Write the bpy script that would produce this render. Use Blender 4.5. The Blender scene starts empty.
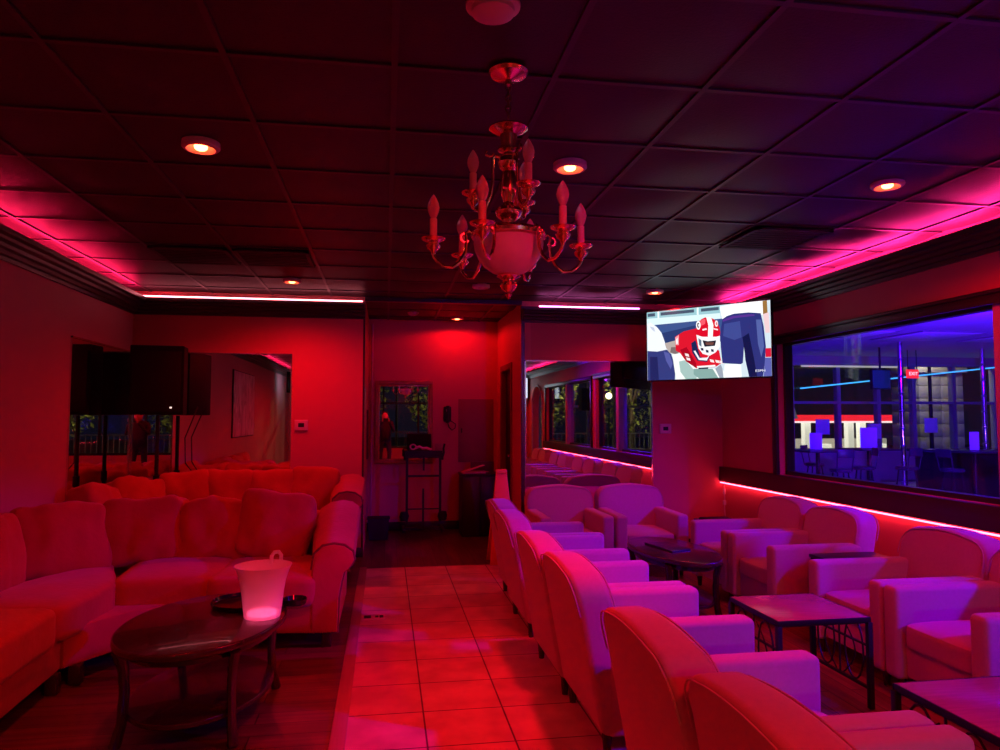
import bpy, bmesh, math, random
from mathutils import Vector, Matrix, noise
C = bpy.context.scene.collection
PI = math.pi
sin, cos = math.sin, math.cos

# ------------------------------------------------------------------ materials
MATS = {}
def mat(name, col=(.5, .5, .5), rough=.6, metal=0., emit=None, es=0., spec=.5, trans=0., ior=1.45, alpha=1., sheen=0., coat=0.):
    if name in MATS: return MATS[name]
    m = bpy.data.materials.new(name); m.use_nodes = True
    b = m.node_tree.nodes['Principled BSDF']
    b.inputs['Base Color'].default_value = (*col, 1)
    b.inputs['Roughness'].default_value = rough
    b.inputs['Metallic'].default_value = metal
    b.inputs['Specular IOR Level'].default_value = spec
    b.inputs['IOR'].default_value = ior
    b.inputs['Transmission Weight'].default_value = trans
    b.inputs['Sheen Weight'].default_value = sheen
    b.inputs['Coat Weight'].default_value = coat
    if emit:
        b.inputs['Emission Color'].default_value = (*emit, 1)
        b.inputs['Emission Strength'].default_value = es
    MATS[name] = m
    return m
def noisy(m, scale=20., amt=.25, bump=.1, stretch=(1, 1, 1), detail=4, bscale=None, dist=.01):
    """procedural colour variation and bump on the object's own coordinates"""
    nt = m.node_tree; N = nt.nodes; L = nt.links; b = N['Principled BSDF']
    tc = N.new('ShaderNodeTexCoord'); mp = N.new('ShaderNodeMapping'); mp.inputs['Scale'].default_value = stretch
    L.new(tc.outputs['Object'], mp.inputs['Vector'])
    n1 = N.new('ShaderNodeTexNoise'); n1.inputs['Scale'].default_value = scale; n1.inputs['Detail'].default_value = detail
    L.new(mp.outputs['Vector'], n1.inputs['Vector'])
    col = b.inputs['Base Color'].default_value[:]
    mx = N.new('ShaderNodeMix'); mx.data_type = 'RGBA'
    mx.inputs['A'].default_value = (col[0]*(1-amt), col[1]*(1-amt), col[2]*(1-amt), 1)
    mx.inputs['B'].default_value = (min(1, col[0]*(1+amt)), min(1, col[1]*(1+amt)), min(1, col[2]*(1+amt)), 1)
    L.new(n1.outputs['Fac'], mx.inputs['Factor']); L.new(mx.outputs['Result'], b.inputs['Base Color'])
    if bump:
        n2 = N.new('ShaderNodeTexNoise'); n2.inputs['Scale'].default_value = bscale or scale*3; n2.inputs['Detail'].default_value = 3
        L.new(mp.outputs['Vector'], n2.inputs['Vector'])
        bp = N.new('ShaderNodeBump'); bp.inputs['Strength'].default_value = bump; bp.inputs['Distance'].default_value = dist
        L.new(n2.outputs['Fac'], bp.inputs['Height']); L.new(bp.outputs['Normal'], b.inputs['Normal'])
    return m

def mat_planks(name, c1, c2, w=.13, ln=1.2, rough=.35, rot=0.):
    m = mat(name, c1, rough); nt = m.node_tree; N = nt.nodes; L = nt.links; b = N['Principled BSDF']
    tc = N.new('ShaderNodeTexCoord'); mp = N.new('ShaderNodeMapping'); mp.inputs['Rotation'].default_value = (0, 0, rot)
    L.new(tc.outputs['Object'], mp.inputs['Vector'])
    br = N.new('ShaderNodeTexBrick'); br.inputs['Scale'].default_value = 1; br.inputs['Brick Width'].default_value = ln
    br.inputs['Row Height'].default_value = w; br.inputs['Mortar Size'].default_value = .003
    br.inputs['Color1'].default_value = (*c1, 1); br.inputs['Color2'].default_value = (*c2, 1); br.inputs['Mortar'].default_value = (.01, .008, .006, 1)
    L.new(mp.outputs['Vector'], br.inputs['Vector'])
    mp2 = N.new('ShaderNodeMapping'); mp2.inputs['Scale'].default_value = (1.5, 22, 1); L.new(mp.outputs['Vector'], mp2.inputs['Vector'])
    nz = N.new('ShaderNodeTexNoise'); nz.inputs['Scale'].default_value = 1.2; nz.inputs['Detail'].default_value = 6; L.new(mp2.outputs['Vector'], nz.inputs['Vector'])
    mx = N.new('ShaderNodeMix'); mx.data_type = 'RGBA'; mx.blend_type = 'MULTIPLY'; mx.inputs['Factor'].default_value = .8
    cr = N.new('ShaderNodeValToRGB'); cr.color_ramp.elements[0].color = (.35, .35, .35, 1); cr.color_ramp.elements[0].position = .3; cr.color_ramp.elements[1].color = (1.3, 1.3, 1.3, 1); cr.color_ramp.elements[1].position = .7
    L.new(nz.outputs['Fac'], cr.inputs['Fac']); L.new(br.outputs['Color'], mx.inputs['A']); L.new(cr.outputs['Color'], mx.inputs['B'])
    L.new(mx.outputs['Result'], b.inputs['Base Color'])
    bp = N.new('ShaderNodeBump'); bp.inputs['Strength'].default_value = .3; bp.inputs['Distance'].default_value = .002
    L.new(br.outputs['Fac'], bp.inputs['Height']); bp.invert = True; L.new(bp.outputs['Normal'], b.inputs['Normal'])
    return m

def mat_tiles(name):
    m = mat(name, (.55, .45, .38), .35); nt = m.node_tree; N = nt.nodes; L = nt.links; b = N['Principled BSDF']
    tc = N.new('ShaderNodeTexCoord'); mp = N.new('ShaderNodeMapping'); mp.inputs['Location'].default_value = (-.196, -.965+.79, 0)
    L.new(tc.outputs['Object'], mp.inputs['Vector'])
    br = N.new('ShaderNodeTexBrick'); br.offset = 0; br.inputs['Scale'].default_value = 1; br.inputs['Brick Width'].default_value = .395
    br.inputs['Row Height'].default_value = .388; br.inputs['Mortar Size'].default_value = .0045; br.inputs['Mortar Smooth'].default_value = .1
    br.inputs['Color1'].default_value = (.72, .55, .47, 1); br.inputs['Color2'].default_value = (.60, .46, .40, 1); br.inputs['Mortar'].default_value = (.10, .075, .06, 1)
    L.new(mp.outputs['Vector'], br.inputs['Vector'])
    nz = N.new('ShaderNodeTexNoise'); nz.inputs['Scale'].default_value = 5; nz.inputs['Detail'].default_value = 8; L.new(tc.outputs['Object'], nz.inputs['Vector'])
    cr = N.new('ShaderNodeValToRGB'); cr.color_ramp.elements[0].color = (.72, .72, .72, 1); cr.color_ramp.elements[0].position = .35; cr.color_ramp.elements[1].color = (1.1, 1.1, 1.1, 1); cr.color_ramp.elements[1].position = .7
    L.new(nz.outputs['Fac'], cr.inputs['Fac'])
    mx = N.new('ShaderNodeMix'); mx.data_type = 'RGBA'; mx.blend_type = 'MULTIPLY'; mx.inputs['Factor'].default_value = 1
    L.new(br.outputs['Color'], mx.inputs['A']); L.new(cr.outputs['Color'], mx.inputs['B']); L.new(mx.outputs['Result'], b.inputs['Base Color'])
    bp = N.new('ShaderNodeBump'); bp.inputs['Strength'].default_value = .5; bp.inputs['Distance'].default_value = .003; bp.invert = True
    L.new(br.outputs['Fac'], bp.inputs['Height']); L.new(bp.outputs['Normal'], b.inputs['Normal'])
    return m

def mat_glass(name, tint=(.9, .92, .95), refl=.06):
    m = bpy.data.materials.new(name); m.use_nodes = True; nt = m.node_tree; N = nt.nodes; L = nt.links
    N.remove(N['Principled BSDF']); out = N['Material Output']
    t = N.new('ShaderNodeBsdfTransparent'); t.inputs['Color'].default_value = (*tint, 1)
    g = N.new('ShaderNodeBsdfGlossy'); g.inputs['Roughness'].default_value = .02
    lw = N.new('ShaderNodeLayerWeight'); lw.inputs['Blend'].default_value = .5
    pw = N.new('ShaderNodeMath'); pw.operation = 'POWER'; pw.inputs[1].default_value = 5; L.new(lw.outputs['Facing'], pw.inputs[0])
    fr = N.new('ShaderNodeMath'); fr.operation = 'MULTIPLY_ADD'; fr.inputs[1].default_value = .7; fr.inputs[2].default_value = .03; L.new(pw.outputs[0], fr.inputs[0])
    mx = N.new('ShaderNodeMixShader'); L.new(fr.outputs[0], mx.inputs['Fac']); L.new(t.outputs['BSDF'], mx.inputs[1]); L.new(g.outputs['BSDF'], mx.inputs[2])
    L.new(mx.outputs['Shader'], out.inputs['Surface']); MATS[name] = m
    return m

M_wall = noisy(mat('red_wall_paint', (.55, .14, .15), .55), 3, .08, .05, bscale=120)
M_lwall = noisy(mat('maroon_wall_paint', (.46, .15, .20), .55), 3, .08, .05, bscale=120)
M_alc = noisy(mat('lobby_wall_paint', (.66, .18, .19), .5), 3, .06, .04, bscale=120)
M_tile = mat_tiles('beige_floor_tile')
M_wood = mat_planks('dark_plank_floor', (.17, .075, .05), (.10, .045, .03), rot=0)
M_wood2 = mat_planks('dark_plank_floor_lobby', (.13, .06, .045), (.08, .04, .03), rot=PI/2)
M_woodR = mat_planks('plank_floor_lounge', (.30, .15, .10), (.19, .09, .06), rot=PI/2)
M_ceil = noisy(mat('black_ceiling_tile', (.030, .026, .032), .5, spec=.45), 6, .2, .15, bscale=90)
M_grid = mat('ceiling_grid_metal', (.04, .034, .04), .4, spec=.5)
M_crown = noisy(mat('black_crown_paint', (.025, .02, .022), .3), 4, .1, .02)
M_black = noisy(mat('black_paint', (.012, .011, .013), .4), 10, .2, .03)
M_blackmat = noisy(mat('black_matte', (.010, .009, .010), .8), 20, .2, .1)
M_sill = noisy(mat('dark_wood_sill', (.035, .015, .012), .4), 5, .3, .04, stretch=(1, .1, 4))
M_trimw = noisy(mat('border_strip_wood', (.36, .24, .19), .45), 6, .3, .1, stretch=(6, .4, 1))
M_chrome = mat('chrome', (.75, .75, .76), .15, 1)
M_gold = noisy(mat('gilt_frame', (.42, .24, .09), .35, .7), 40, .3, .4)
M_brass = mat('polished_brass', (.95, .68, .45), .19, 1)
M_mirror = mat('mirror_silver', (.80, .80, .82), .0, 1)
M_fab = noisy(mat('taupe_chair_fabric', (.42, .31, .32), .85, sheen=.3), 60, .1, .25, bscale=500, dist=.002)
M_fabr = noisy(mat('rust_chair_fabric', (.46, .21, .21), .85, sheen=.3), 60, .1, .25, bscale=500, dist=.002)
M_pipe = noisy(mat('chair_piping', (.55, .38, .36), .7), 80, .1, .1)
M_sofa = noisy(mat('red_sofa_microfibre', (.43, .038, .022), .8, sheen=.2), 9, .16, .3, bscale=30, dist=.01)
M_sofap = mat('sofa_piping', (.16, .02, .02), .6)
M_dwood = noisy(mat('espresso_wood', (.035, .014, .012), .22, coat=.3), 8, .3, .02, stretch=(1, 8, 1))
M_twood = noisy(mat('walnut_laminate', (.33, .17, .13), .22), 7, .25, .02, stretch=(1, 9, 1))
M_iron = mat('black_iron', (.012, .012, .014), .45, .3)
M_plast = mat('white_plastic', (.62, .58, .56), .4)
M_cream = noisy(mat('cream_plastic', (.66, .55, .45), .5), 30, .1, 0)
M_glass = mat_glass('window_glass')
M_frost = mat("frosted_bucket_plastic", (.95, .80, .86), .5, trans=.55, ior=1.1)
M_alab = noisy(mat('alabaster_glass', (.92, .78, .80), .45, trans=.3, ior=1.15), 9, .3, 0)
M_bulb = mat('clear_bulb_glass', (.95, .75, .75), .15, trans=.45, ior=1.3)
M_fil = mat('bulb_filament', (.8, .4, .2), .4, 1)
M_cable = mat('black_rubber', (.02, .02, .02), .6)
M_leds = mat('red_led_strip', (.8, .3, .3), .5, emit=(1, .045, .09), es=20)
M_ledL = mat('crimson_led_strip', (.8, .3, .3), .5, emit=(1, .012, .085), es=90)
M_ledB = mat('pink_led_strip_rear', (.8, .3, .3), .5, emit=(1, .20, .25), es=12)
M_ledM = mat('magenta_led_strip', (.8, .3, .6), .5, emit=(1, .02, .24), es=150)
M_ledMb = mat('magenta_led_strip_rear', (.8, .3, .6), .5, emit=(1, .16, .60), es=14)
M_lamp = mat('red_lamp_disc', (.8, .2, .1), .5, emit=(1, .10, .03), es=34)
M_lampoff = mat('unlit_lamp_lens', (.6, .45, .42), .4)
M_trimring = mat('lamp_trim_ring', (.62, .5, .5), .35)
M_vent = mat('vent_black', (.02, .018, .02), .6)

# ------------------------------------------------------------------ mesh building
class MB:
    def __init__(s): s.v = []; s.f = []; s.m = []
    def add(s, verts, faces, mi=0, M=None):
        o = len(s.v)
        s.v += [tuple(M @ Vector(p)) if M else tuple(p) for p in verts]
        s.f += [tuple(i+o for i in f) for f in faces]; s.m += [mi]*len(faces); return s
    def bm(s, b, mi=0, M=None):
        b.verts.ensure_lookup_table(); b.verts.index_update()
        s.add([v.co[:] for v in b.verts], [[v.index for v in f.verts] for f in b.faces], mi, M); b.free(); return s
    def box(s, x0, x1, y0, y1, z0, z1, bev=0, seg=2, mi=0, M=None):
        b = bmesh.new(); bmesh.ops.create_cube(b, size=1)
        for v in b.verts: v.co = Vector(((x0+x1)/2+v.co.x*(x1-x0), (y0+y1)/2+v.co.y*(y1-y0), (z0+z1)/2+v.co.z*(z1-z0)))
        if bev: bmesh.ops.bevel(b, geom=b.edges[:], offset=bev, segments=seg, profile=.5, affect='EDGES')
        return s.bm(b, mi, M)
    def prism(s, poly, axis, a0, a1, bev=0, seg=2, mi=0, M=None):
        """poly in the two other axes (order x,y,z without axis), pulled from a0 to a1"""
        b = bmesh.new()
        def P(p, a): q = list(p); q.insert(axis, a); return q
        lo = [b.verts.new(P(p, a0)) for p in poly]; hi = [b.verts.new(P(p, a1)) for p in poly]; n = len(poly)
        f = [b.faces.new(lo[::-1]), b.faces.new(hi)]
        for i in range(n): b.faces.new((lo[i], lo[(i+1) % n], hi[(i+1) % n], hi[i]))
        bmesh.ops.recalc_face_normals(b, faces=b.faces[:])
        if bev:
            es = [e for fc in f for e in fc.edges]
            bmesh.ops.bevel(b, geom=es, offset=bev, segments=seg, profile=.5, affect='EDGES')
        return s.bm(b, mi, M)
    def lathe(s, prof, c=(0, 0, 0), n=24, mi=0, M=None):
        v = []; f = []
        for r, z in prof:
            for k in range(n): a = 2*PI*k/n; v.append((c[0]+r*cos(a), c[1]+r*sin(a), c[2]+z))
        for i in range(len(prof)-1):
            for k in range(n): f.append((i*n+k, i*n+(k+1) % n, (i+1)*n+(k+1) % n, (i+1)*n+k))
        f.append(tuple(range(n))[::-1]); f.append(tuple((len(prof)-1)*n+k for k in range(n)))
        return s.add(v, f, mi, M)
    def tube(s, pts, r, n=8, closed=False, mi=0, M=None, flat=1.):
        P = [Vector(p) for p in pts]; K = len(P); v = []; f = []; up = None
        rr = r if isinstance(r, (list, tuple)) else [r]*K
        for i in range(K):
            a = P[i-1] if (i > 0 or closed) else P[i]; c = P[(i+1) % K] if (i < K-1 or closed) else P[i]
            t = (c-a).normalized()
            if up is None:
                up = Vector((0, 0, 1)) if abs(t.z) < .9 else Vector((1, 0, 0))
            u = (up-t*up.dot(t)).normalized(); up = u; w = t.cross(u)
            for k in range(n): q = 2*PI*k/n; v.append(P[i]+u*cos(q)*rr[i]*flat+w*sin(q)*rr[i])
        for i in range(K if closed else K-1):
            j = (i+1) % K
            for k in range(n): f.append((i*n+k, i*n+(k+1) % n, j*n+(k+1) % n, j*n+k))
        if not closed: f.append(tuple(range(n))[::-1]); f.append(tuple((K-1)*n+k for k in range(n)))
        return s.add(v, f, mi, M)
    def cyl(s, p0, p1, r0, r1=None, n=16, mi=0, M=None):
        return s.tube([p0, p1], [r0, r0 if r1 is None else r1], n, mi=mi, M=M)
    def cushion(s, w, d, h, puff=.25, seed=0, e=7, wr=.012, cuts=12, M=None, mi=0, pull=0.):
        """soft box centred on the origin; w,d,h along x,y,z; puffs along its thinnest axis (z)"""
        b = bmesh.new(); bmesh.ops.create_cube(b, size=2)
        bmesh.ops.subdivide_edges(b, edges=b.edges[:], cuts=cuts, use_grid_fill=True)
        for v in b.verts:
            x, y, z = v.co; q = (abs(x)**e+abs(y)**e+abs(z)**e)**(1/e)
            x, y, z = x/q, y/q, z/q
            g = 1+puff*((1-x*x)*(1-y*y)-.35)
            pl = 1-pull*(1-(x*x)*(y*y))*0
            co = Vector((x*w/2*(1-pull*(1-y*y)*0+pull*(y*y)*abs(x)), y*d/2*(1+pull*(x*x)*abs(y)), z*h/2*g))
            n1 = noise.noise(Vector((co.x*4+seed*7.3, co.y*4, co.z*4))); n2 = noise.noise(Vector((co.x*11+seed*3.1, co.y*5, co.z*9+seed)))
            v.co = co+co.normalized()*wr*(n1*1.2+n2*.6)
        return s.bm(b, mi, M)
    def build(s, name, m, parent=None, loc=None, label=None, flatshade=False, sharp=35, mats=None):
        me = bpy.data.meshes.new(name); me.from_pydata(s.v, [], s.f); me.update()
        for q in (mats or [m]): me.materials.append(q)
        if mats:
            me.polygons.foreach_set('material_index', s.m)
        bb = bmesh.new(); bb.from_mesh(me); bmesh.ops.recalc_face_normals(bb, faces=bb.faces[:]); bb.to_mesh(me); bb.free()
        if not flatshade:
            me.polygons.foreach_set('use_smooth', [True]*len(me.polygons)); me.set_sharp_from_angle(angle=math.radians(sharp))
        o = bpy.data.objects.new(name, me); C.objects.link(o)
        if parent: o.parent = parent
        if loc: o.location = loc
        if label: o['label'] = label
        return o

def tag(o, label=None, cat=None, group=None, kind=None):
    if label: o['label'] = label
    if cat: o['category'] = cat
    if group: o['group'] = group
    if kind: o['kind'] = kind
    return o
def thing(name, label, cat, loc=(0, 0, 0), rz=0, group=None):
    o = bpy.data.objects.new(name, None); C.objects.link(o); o.location = loc; o.rotation_euler = (0, 0, rz)
    o.empty_display_size = .1
    return tag(o, label, cat, group)
def struct(o): o['kind'] = 'structure'; return o
def kids(o): return [c for c in bpy.data.objects if c.parent == o]
def dup(o, parent=None, loc=None, rz=None, label=None):
    c = o.copy(); C.objects.link(c)
    if parent: c.parent = parent
    if loc is not None: c.location = loc
    if rz is not None: c.rotation_euler = (0, 0, rz)
    if label: c['label'] = label
    for k in kids(o): dup(k, c)
    return c
def text_mesh(mb, txt, size, M, mi=0, ext=.001):
    cu = bpy.data.curves.new('t', 'FONT'); cu.body = txt; cu.size = size; cu.extrude = ext; cu.align_x = 'CENTER'; cu.align_y = 'CENTER'
    ob = bpy.data.objects.new('t', cu); C.objects.link(ob)
    dg = bpy.context.evaluated_depsgraph_get(); me = bpy.data.meshes.new_from_object(ob.evaluated_get(dg))
    mb.add([v.co[:] for v in me.vertices], [tuple(p.vertices) for p in me.polygons], mi, M)
    bpy.data.objects.remove(ob); bpy.data.curves.remove(cu); bpy.data.meshes.remove(me)
def RZ(a): return Matrix.Rotation(a, 4, 'Z')
def RX(a): return Matrix.Rotation(a, 4, 'X')
def RY(a): return Matrix.Rotation(a, 4, 'Y')
def T(x, y, z): return Matrix.Translation((x, y, z))

# ------------------------------------------------------------------ room
ZC = 2.74; XL = -2.54; XR = 3.80; YB = 7.75; YA = 9.5; YS = -4.2; AL = -.23; AR = 1.47
# floors
struct(MB().box(XL-.1, -.235, YS, YB, -.06, 0).build('floor', M_wood))
struct(MB().box(-.165, 1.19, YS, 7.17, -.06, 0).build('floor', M_tile))
struct(MB().box(1.19, XR+.1, YS, YB, -.06, 0).build('floor', M_woodR))
struct(MB().box(-.235, 1.19, 7.17, YA, -.06, 0).box(1.19, AR+1.5, YB, YA, -.06, 0).build('floor', M_wood2))
struct(MB().box(-.235, -.165, YS, 7.17, -.06, .012, .004).build('trim_1', M_trimw))
# walls
struct(MB().box(XL-.12, XL, YS-.12, YB+.12, 0, ZC+.1).build('wall_left', M_lwall))
struct(MB().box(XL, AL-.10, YB, YB+.12, 0, ZC+.1).box(AL-.10, AL, YB, YA+.12, 0, ZC+.1).build('wall_back_left', M_wall))
# lobby walls, opening with a door in the right hand one
struct(MB().box(AL-.1, AR+.1, YA, YA+.12, 0, ZC+.1).build('wall_lobby', M_alc))
struct(MB().box(AR, AR+.10, YB, 8.42, 0, ZC+.1).box(AR, AR+.10, 9.12, YA, 0, ZC+.1).box(AR, AR+.10, 8.42, 9.12, 2.05, ZC+.1).build('wall_lobby_right', M_alc))
struct(MB().box(AR+.1, XR+.12, YB, YB+.12, 0, ZC+.1).build('wall_back_right', M_wall))
# right wall with two window openings and an arched doorway
m = MB(); X0, X1 = XR, XR+.15
m.box(X0, X1, -1.60, YB+.12, 0, .9); m.box(X0, X1, -1.60, YB+.12, 2.19, ZC+.1)
m.box(X0, X1, 6.55, YB+.12, .9, 2.19); m.box(X0, X1, 2.42, 2.7, .9, 2.19); m.box(X0, X1, -1.60, -1.4, .9, 2.19)
m.box(X0, X1, YS-.12, -3.1, 0, ZC+.1)
arc = [(-1.6, 0), (-1.8, 0)]+[(-2.4+.6*cos(a), 1.75+.5*sin(a)) for a in [PI*k/12 for k in range(13)]]+[(-3.0, 0), (-3.1, 0), (-3.1, ZC+.1), (-1.6, ZC+.1)]
m.prism(arc, 0, X0, X1)
wr_ = struct(m.build('wall_right', M_wall))
# front (south) wall: low wall, glazing above
struct(MB().box(XL-.12, -1.2, YS-.12, YS, 0, ZC+.1).box(-1.2, XR+.15, YS-.12, YS, 2.45, ZC+.1).box(-1.2, XR+.15, YS-.12, YS, 0, .5).box(3.3, XR+.15, YS-.12, YS, .5, 2.45).build('wall_front', M_wall))
fw = struct(MB().box(-1.2, 3.3, YS-.08, YS-.05, .5, 2.45).build('window_3', M_glass))
fm = MB()
for x in (-1.2, -.1, 1.0, 2.1, 3.25): fm.box(x, x+.05, YS-.1, YS-.02, .5, 2.45)
fm.box(-1.2, 3.3, YS-.1, YS-.02, 1.9, 1.95).box(-1.2, 3.3, YS-.1, YS-.02, .5, .56)
fm.build('window_frame', M_iron, fw)
# door in the lobby side wall
d = struct(MB().box(AR+.05, AR+.09, 8.43, 9.11, .01, 2.04, .003).build('door_1', M_black))
MB().box(AR-.015, AR+.11, 8.36, 8.43, 0, 2.11, .004).box(AR-.015, AR+.11, 9.11, 9.18, 0, 2.11, .004).box(AR-.015, AR+.11, 8.43, 9.11, 2.04, 2.11, .004).build('door_frame', noisy(mat('door_frame_paint', (.22, .04, .045), .5), 8, .1, 0), d)
MB().cyl((AR+.05, 8.52, 1.0), (AR-.0, 8.52, 1.0), .012).lathe([(.0, -.02), (.025, -.01), (.025, .01), (.0, .02)], (AR-.01, 8.52, 1.0), 12).build('door_handle', M_chrome, d)
# ceiling: sagging painted tiles and T-bar grid in one continuous ceiling
m = MB(); gx = [1.22+.6*k for k in range(-7, 5)]; gy = [2.6+.6*k for k in range(-12, 13)]
gx = [XL-.1]+[x for x in gx if XL+.05 < x < XR-.05]+[XR+.1]; gy = [YS-.1]+[y for y in gy if YS+.05 < y < YA-.05]+[YA+.1]
rnd = random.Random(5)
for i in range(len(gx)-1):
    for j in range(len(gy)-1):
        sag = rnd.choice((.006, .010, .014, .020, .026)); tx = rnd.uniform(-.2, .2); ty = rnd.uniform(-.5, .1)
        if gx[i+1] < .1: sag *= .3
        n = 8; vs = []; fs = []
        for a in range(n+1):
            for b_ in range(n+1):
                u = a/n; w = b_/n; s_ = 16*u*(1-u)*w*(1-w)*(1+tx*(u-.5)*2+ty*(w-.5)*2)
                vs.append((gx[i]+(gx[i+1]-gx[i])*u, gy[j]+(gy[j+1]-gy[j])*w, ZC+.004-sag*s_))
        for a in range(n):
            for b_ in range(n): k = a*(n+1)+b_; fs.append((k, k+n+1, k+n+2, k+1))
        m.add(vs, fs)
m.add([(XL-.2, YS-.2, ZC+.12), (XR+.2, YS-.2, ZC+.12), (XR+.2, YA+.2, ZC+.12), (XL-.2, YA+.2, ZC+.12)], [(0, 1, 2, 3)])
ce = struct(m.build('ceiling', M_ceil, sharp=60))
m = MB()
for x in gx[1:-1]: m.box(x-.012, x+.012, YS, YA, ZC-.006, ZC+.003)
for y in gy[1:-1]: m.box(XL, XR, y-.012, y+.012, ZC-.0055, ZC+.003)
m.build('ceiling_grid', M_grid, ce)
# crown moulding profile (offset from wall, height)
CP = [(0, 2.50), (.022, 2.50), (.026, 2.525), (.05, 2.53), (.056, 2.555), (.085, 2.562), (.09, 2.585), (.125, 2.595), (.13, 2.615), (.165, 2.622), (.17, 2.655), (.155, 2.655), (.15, 2.635), (0, 2.635)]
def crown(name, p, axis, sgn, a0, a1, m_=M_crown):
    poly = [(p+sgn*o, z) for o, z in CP]
    return struct(MB().prism(poly, axis, a0, a1).build(name, m_, flatshade=True))
crown('trim_2', XL, 1, 1, YS, YB)
crown('trim_3', YB, 0, -1, XL, AL+.0)
crown('trim_4', YB, 0, -1, AR, XR)
crown('trim_5', XR, 1, -1, YS, YB)
# flat header strip round the lobby opening and chrome-dark corner posts
struct(MB().box(AL, AR, YB-.02, YB+.06, ZC-.045, ZC).build('trim_6', M_crown))
struct(MB().box(AL-.015, AL+.006, YB-.012, YB+.02, 0, 2.68).build('trim_7', noisy(mat('corner_bead', (.10, .07, .075), .25, .6), 5, .1, 0)))
struct(MB().box(AR-.008, AR+.03, YB-.012, YB+.02, 0, 2.68).build('trim_8', MATS['corner_bead']))
# baseboards
struct(MB().box(AL, AR, YA-.015, YA, 0, .11, .003).build('baseboard_lobby', M_black))
struct(MB().box(XL, AL, YB-.015, YB, 0, .1, .003).build('baseboard_back_left', M_black))
struct(MB().box(AR+.03, XR, YB-.015, YB, 0, .1, .003).build('baseboard_back_right', M_black))
struct(MB().box(XL, XL+.015, YS, YB, 0, .1, .003).build('baseboard_left', M_black))
# LED strips
def led(label, x0, x1, y0, y1, z0, z1, m_):
    o = MB().box(x0, x1, y0, y1, z0, z1).build('led_strip', m_)
    return tag(o, label, 'light strip')
led('crimson LED strip hidden behind the crown along the left wall', XL+.07, XL+.085, YS+.1, YB-.2, 2.637, 2.647, M_ledL)
led('bright pink-red LED strip along the crown over the corner mirror', XL+.13, AL-.02, YB-.180, YB-.171, 2.657, 2.669, M_ledB)
led('glowing magenta LED strip along the crown left of the television', AR+.16, 2.76, YB-.180, YB-.171, 2.652, 2.664, M_ledMb)
led('magenta LED strip hidden behind the crown above the windows', XR-.085, XR-.07, YS+.1, YB-.2, 2.637, 2.647, M_ledM)
led('red LED strip glowing under the window sill behind the armchairs', XR-.045, XR-.032, -1.5, YB-.01, .716, .726, M_leds)
# sill board under windows & dark frame
struct(MB().box(XR-.05, XR+.001, -1.62, YB, .735, .90, .004).build('trim_9', M_sill))
struct(MB().box(XR-.03, XR+.001, 2.62, 6.63, 2.17, 2.235, .004).box(XR-.045, XR+.001, 2.6, 6.65, 2.235, 2.26, .004).box(XR-.03, XR+.001, 6.55, 6.63, .9, 2.2, .004).build('trim_10', M_crown))
struct(MB().box(XR-.03, XR+.001, -1.48, 2.5, 2.17, 2.24, .004).box(XR-.03, XR+.001, 2.42, 2.5, .9, 2.2, .004).box(XR-.03, XR+.001, -1.48, -1.4, .9, 2.2, .004).build('trim_11', M_crown))
# windows
M_jamb = noisy(mat('window_jamb_paint', (.42, .36, .46), .5), 6, .1, 0)
for nm, ya, yb, posts in (('window_1', 2.7, 6.55, (3.935,)), ('window_2', -1.4, 2.42, (.5,))):
    w = struct(MB().box(XR+.09, XR+.10, ya, yb, .9, 2.19).build(nm, M_glass))
    q = MB().box(XR+.06, XR+.14, ya, ya+.035, .9, 2.19).box(XR+.06, XR+.14, yb-.035, yb, .9, 2.19).box(XR+.06, XR+.14, ya, yb, .9, .935).box(XR+.06, XR+.14, ya, yb, 2.155, 2.19)
    q.build('window_frame', M_crown, w)
    for py in posts: MB().box(XR+.005, XR+.15, py-.07, py+.07, .9, 2.19, .004).build('mullion', M_jamb, w)
M_arch = mat('arch_trim', (.5, .45, .5), .4)
pts = [(XR-.01, -1.78, 0)]+[(XR-.01, -2.4+.62*cos(a), 1.75+.52*sin(a)) for a in [PI*k/12 for k in range(13)]]+[(XR-.01, -3.02, 0)]
struct(MB().tube(pts, .025, 8).build('trim_12', M_arch))

# ------------------------------------------------------------------ lamps in the ceiling
def downlight(x, y, label, on=True, P=90, z=ZC, size=150, blend=.8):
    t = thing('ceiling_downlight', label, 'ceiling light', (x, y, z-.020), 0, None)
    MB().lathe([(.085, .018), (.086, -.006), (.078, -.014), (.066, -.016), (.054, -.004), (.044, .004), (.0, .005)], n=36).build('trim_ring', M_trimring, t)
    MB().lathe([(.030, -.001), (.029, -.010), (.021, -.017), (.0, -.020)], n=24).build('lamp_lens', M_lamp if on else M_lampoff, t)
    if on:
        l = bpy.data.lights.new('downlight_spot', 'SPOT'); l.energy = P; l.color = (1, .003, .012); l.spot_size = math.radians(size); l.spot_blend = blend; l.shadow_soft_size = .035
        o = bpy.data.objects.new('downlight_spot', l); C.objects.link(o); o.parent = t; o.location = (0, 0, -.06)
    return t
K = 1.0
downlight(-.867, 3.48, 'red recessed ceiling light over the sectional sofa, glowing on bare ceiling', P=72*K, size=130)
downlight(.91, 3.48, 'red recessed ceiling light just right of the chandelier', P=195*K, size=96, blend=1)
downlight(2.69, 3.48, 'red recessed ceiling light nearest the window wall', P=80*K, size=165, blend=.4)
downlight(-.873, 6.85, 'small red recessed ceiling light in front of the corner mirror wall', P=95*K, size=160)
downlight(.90, 6.86, 'unlit recessed ceiling light beyond the chandelier bowl', on=False)
downlight(2.67, 6.87, 'small recessed red ceiling light above the television', P=60*K)
downlight(.888, 9.10, 'red recessed ceiling light of the lobby by its end wall', P=15*K, size=172, blend=.2)
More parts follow.
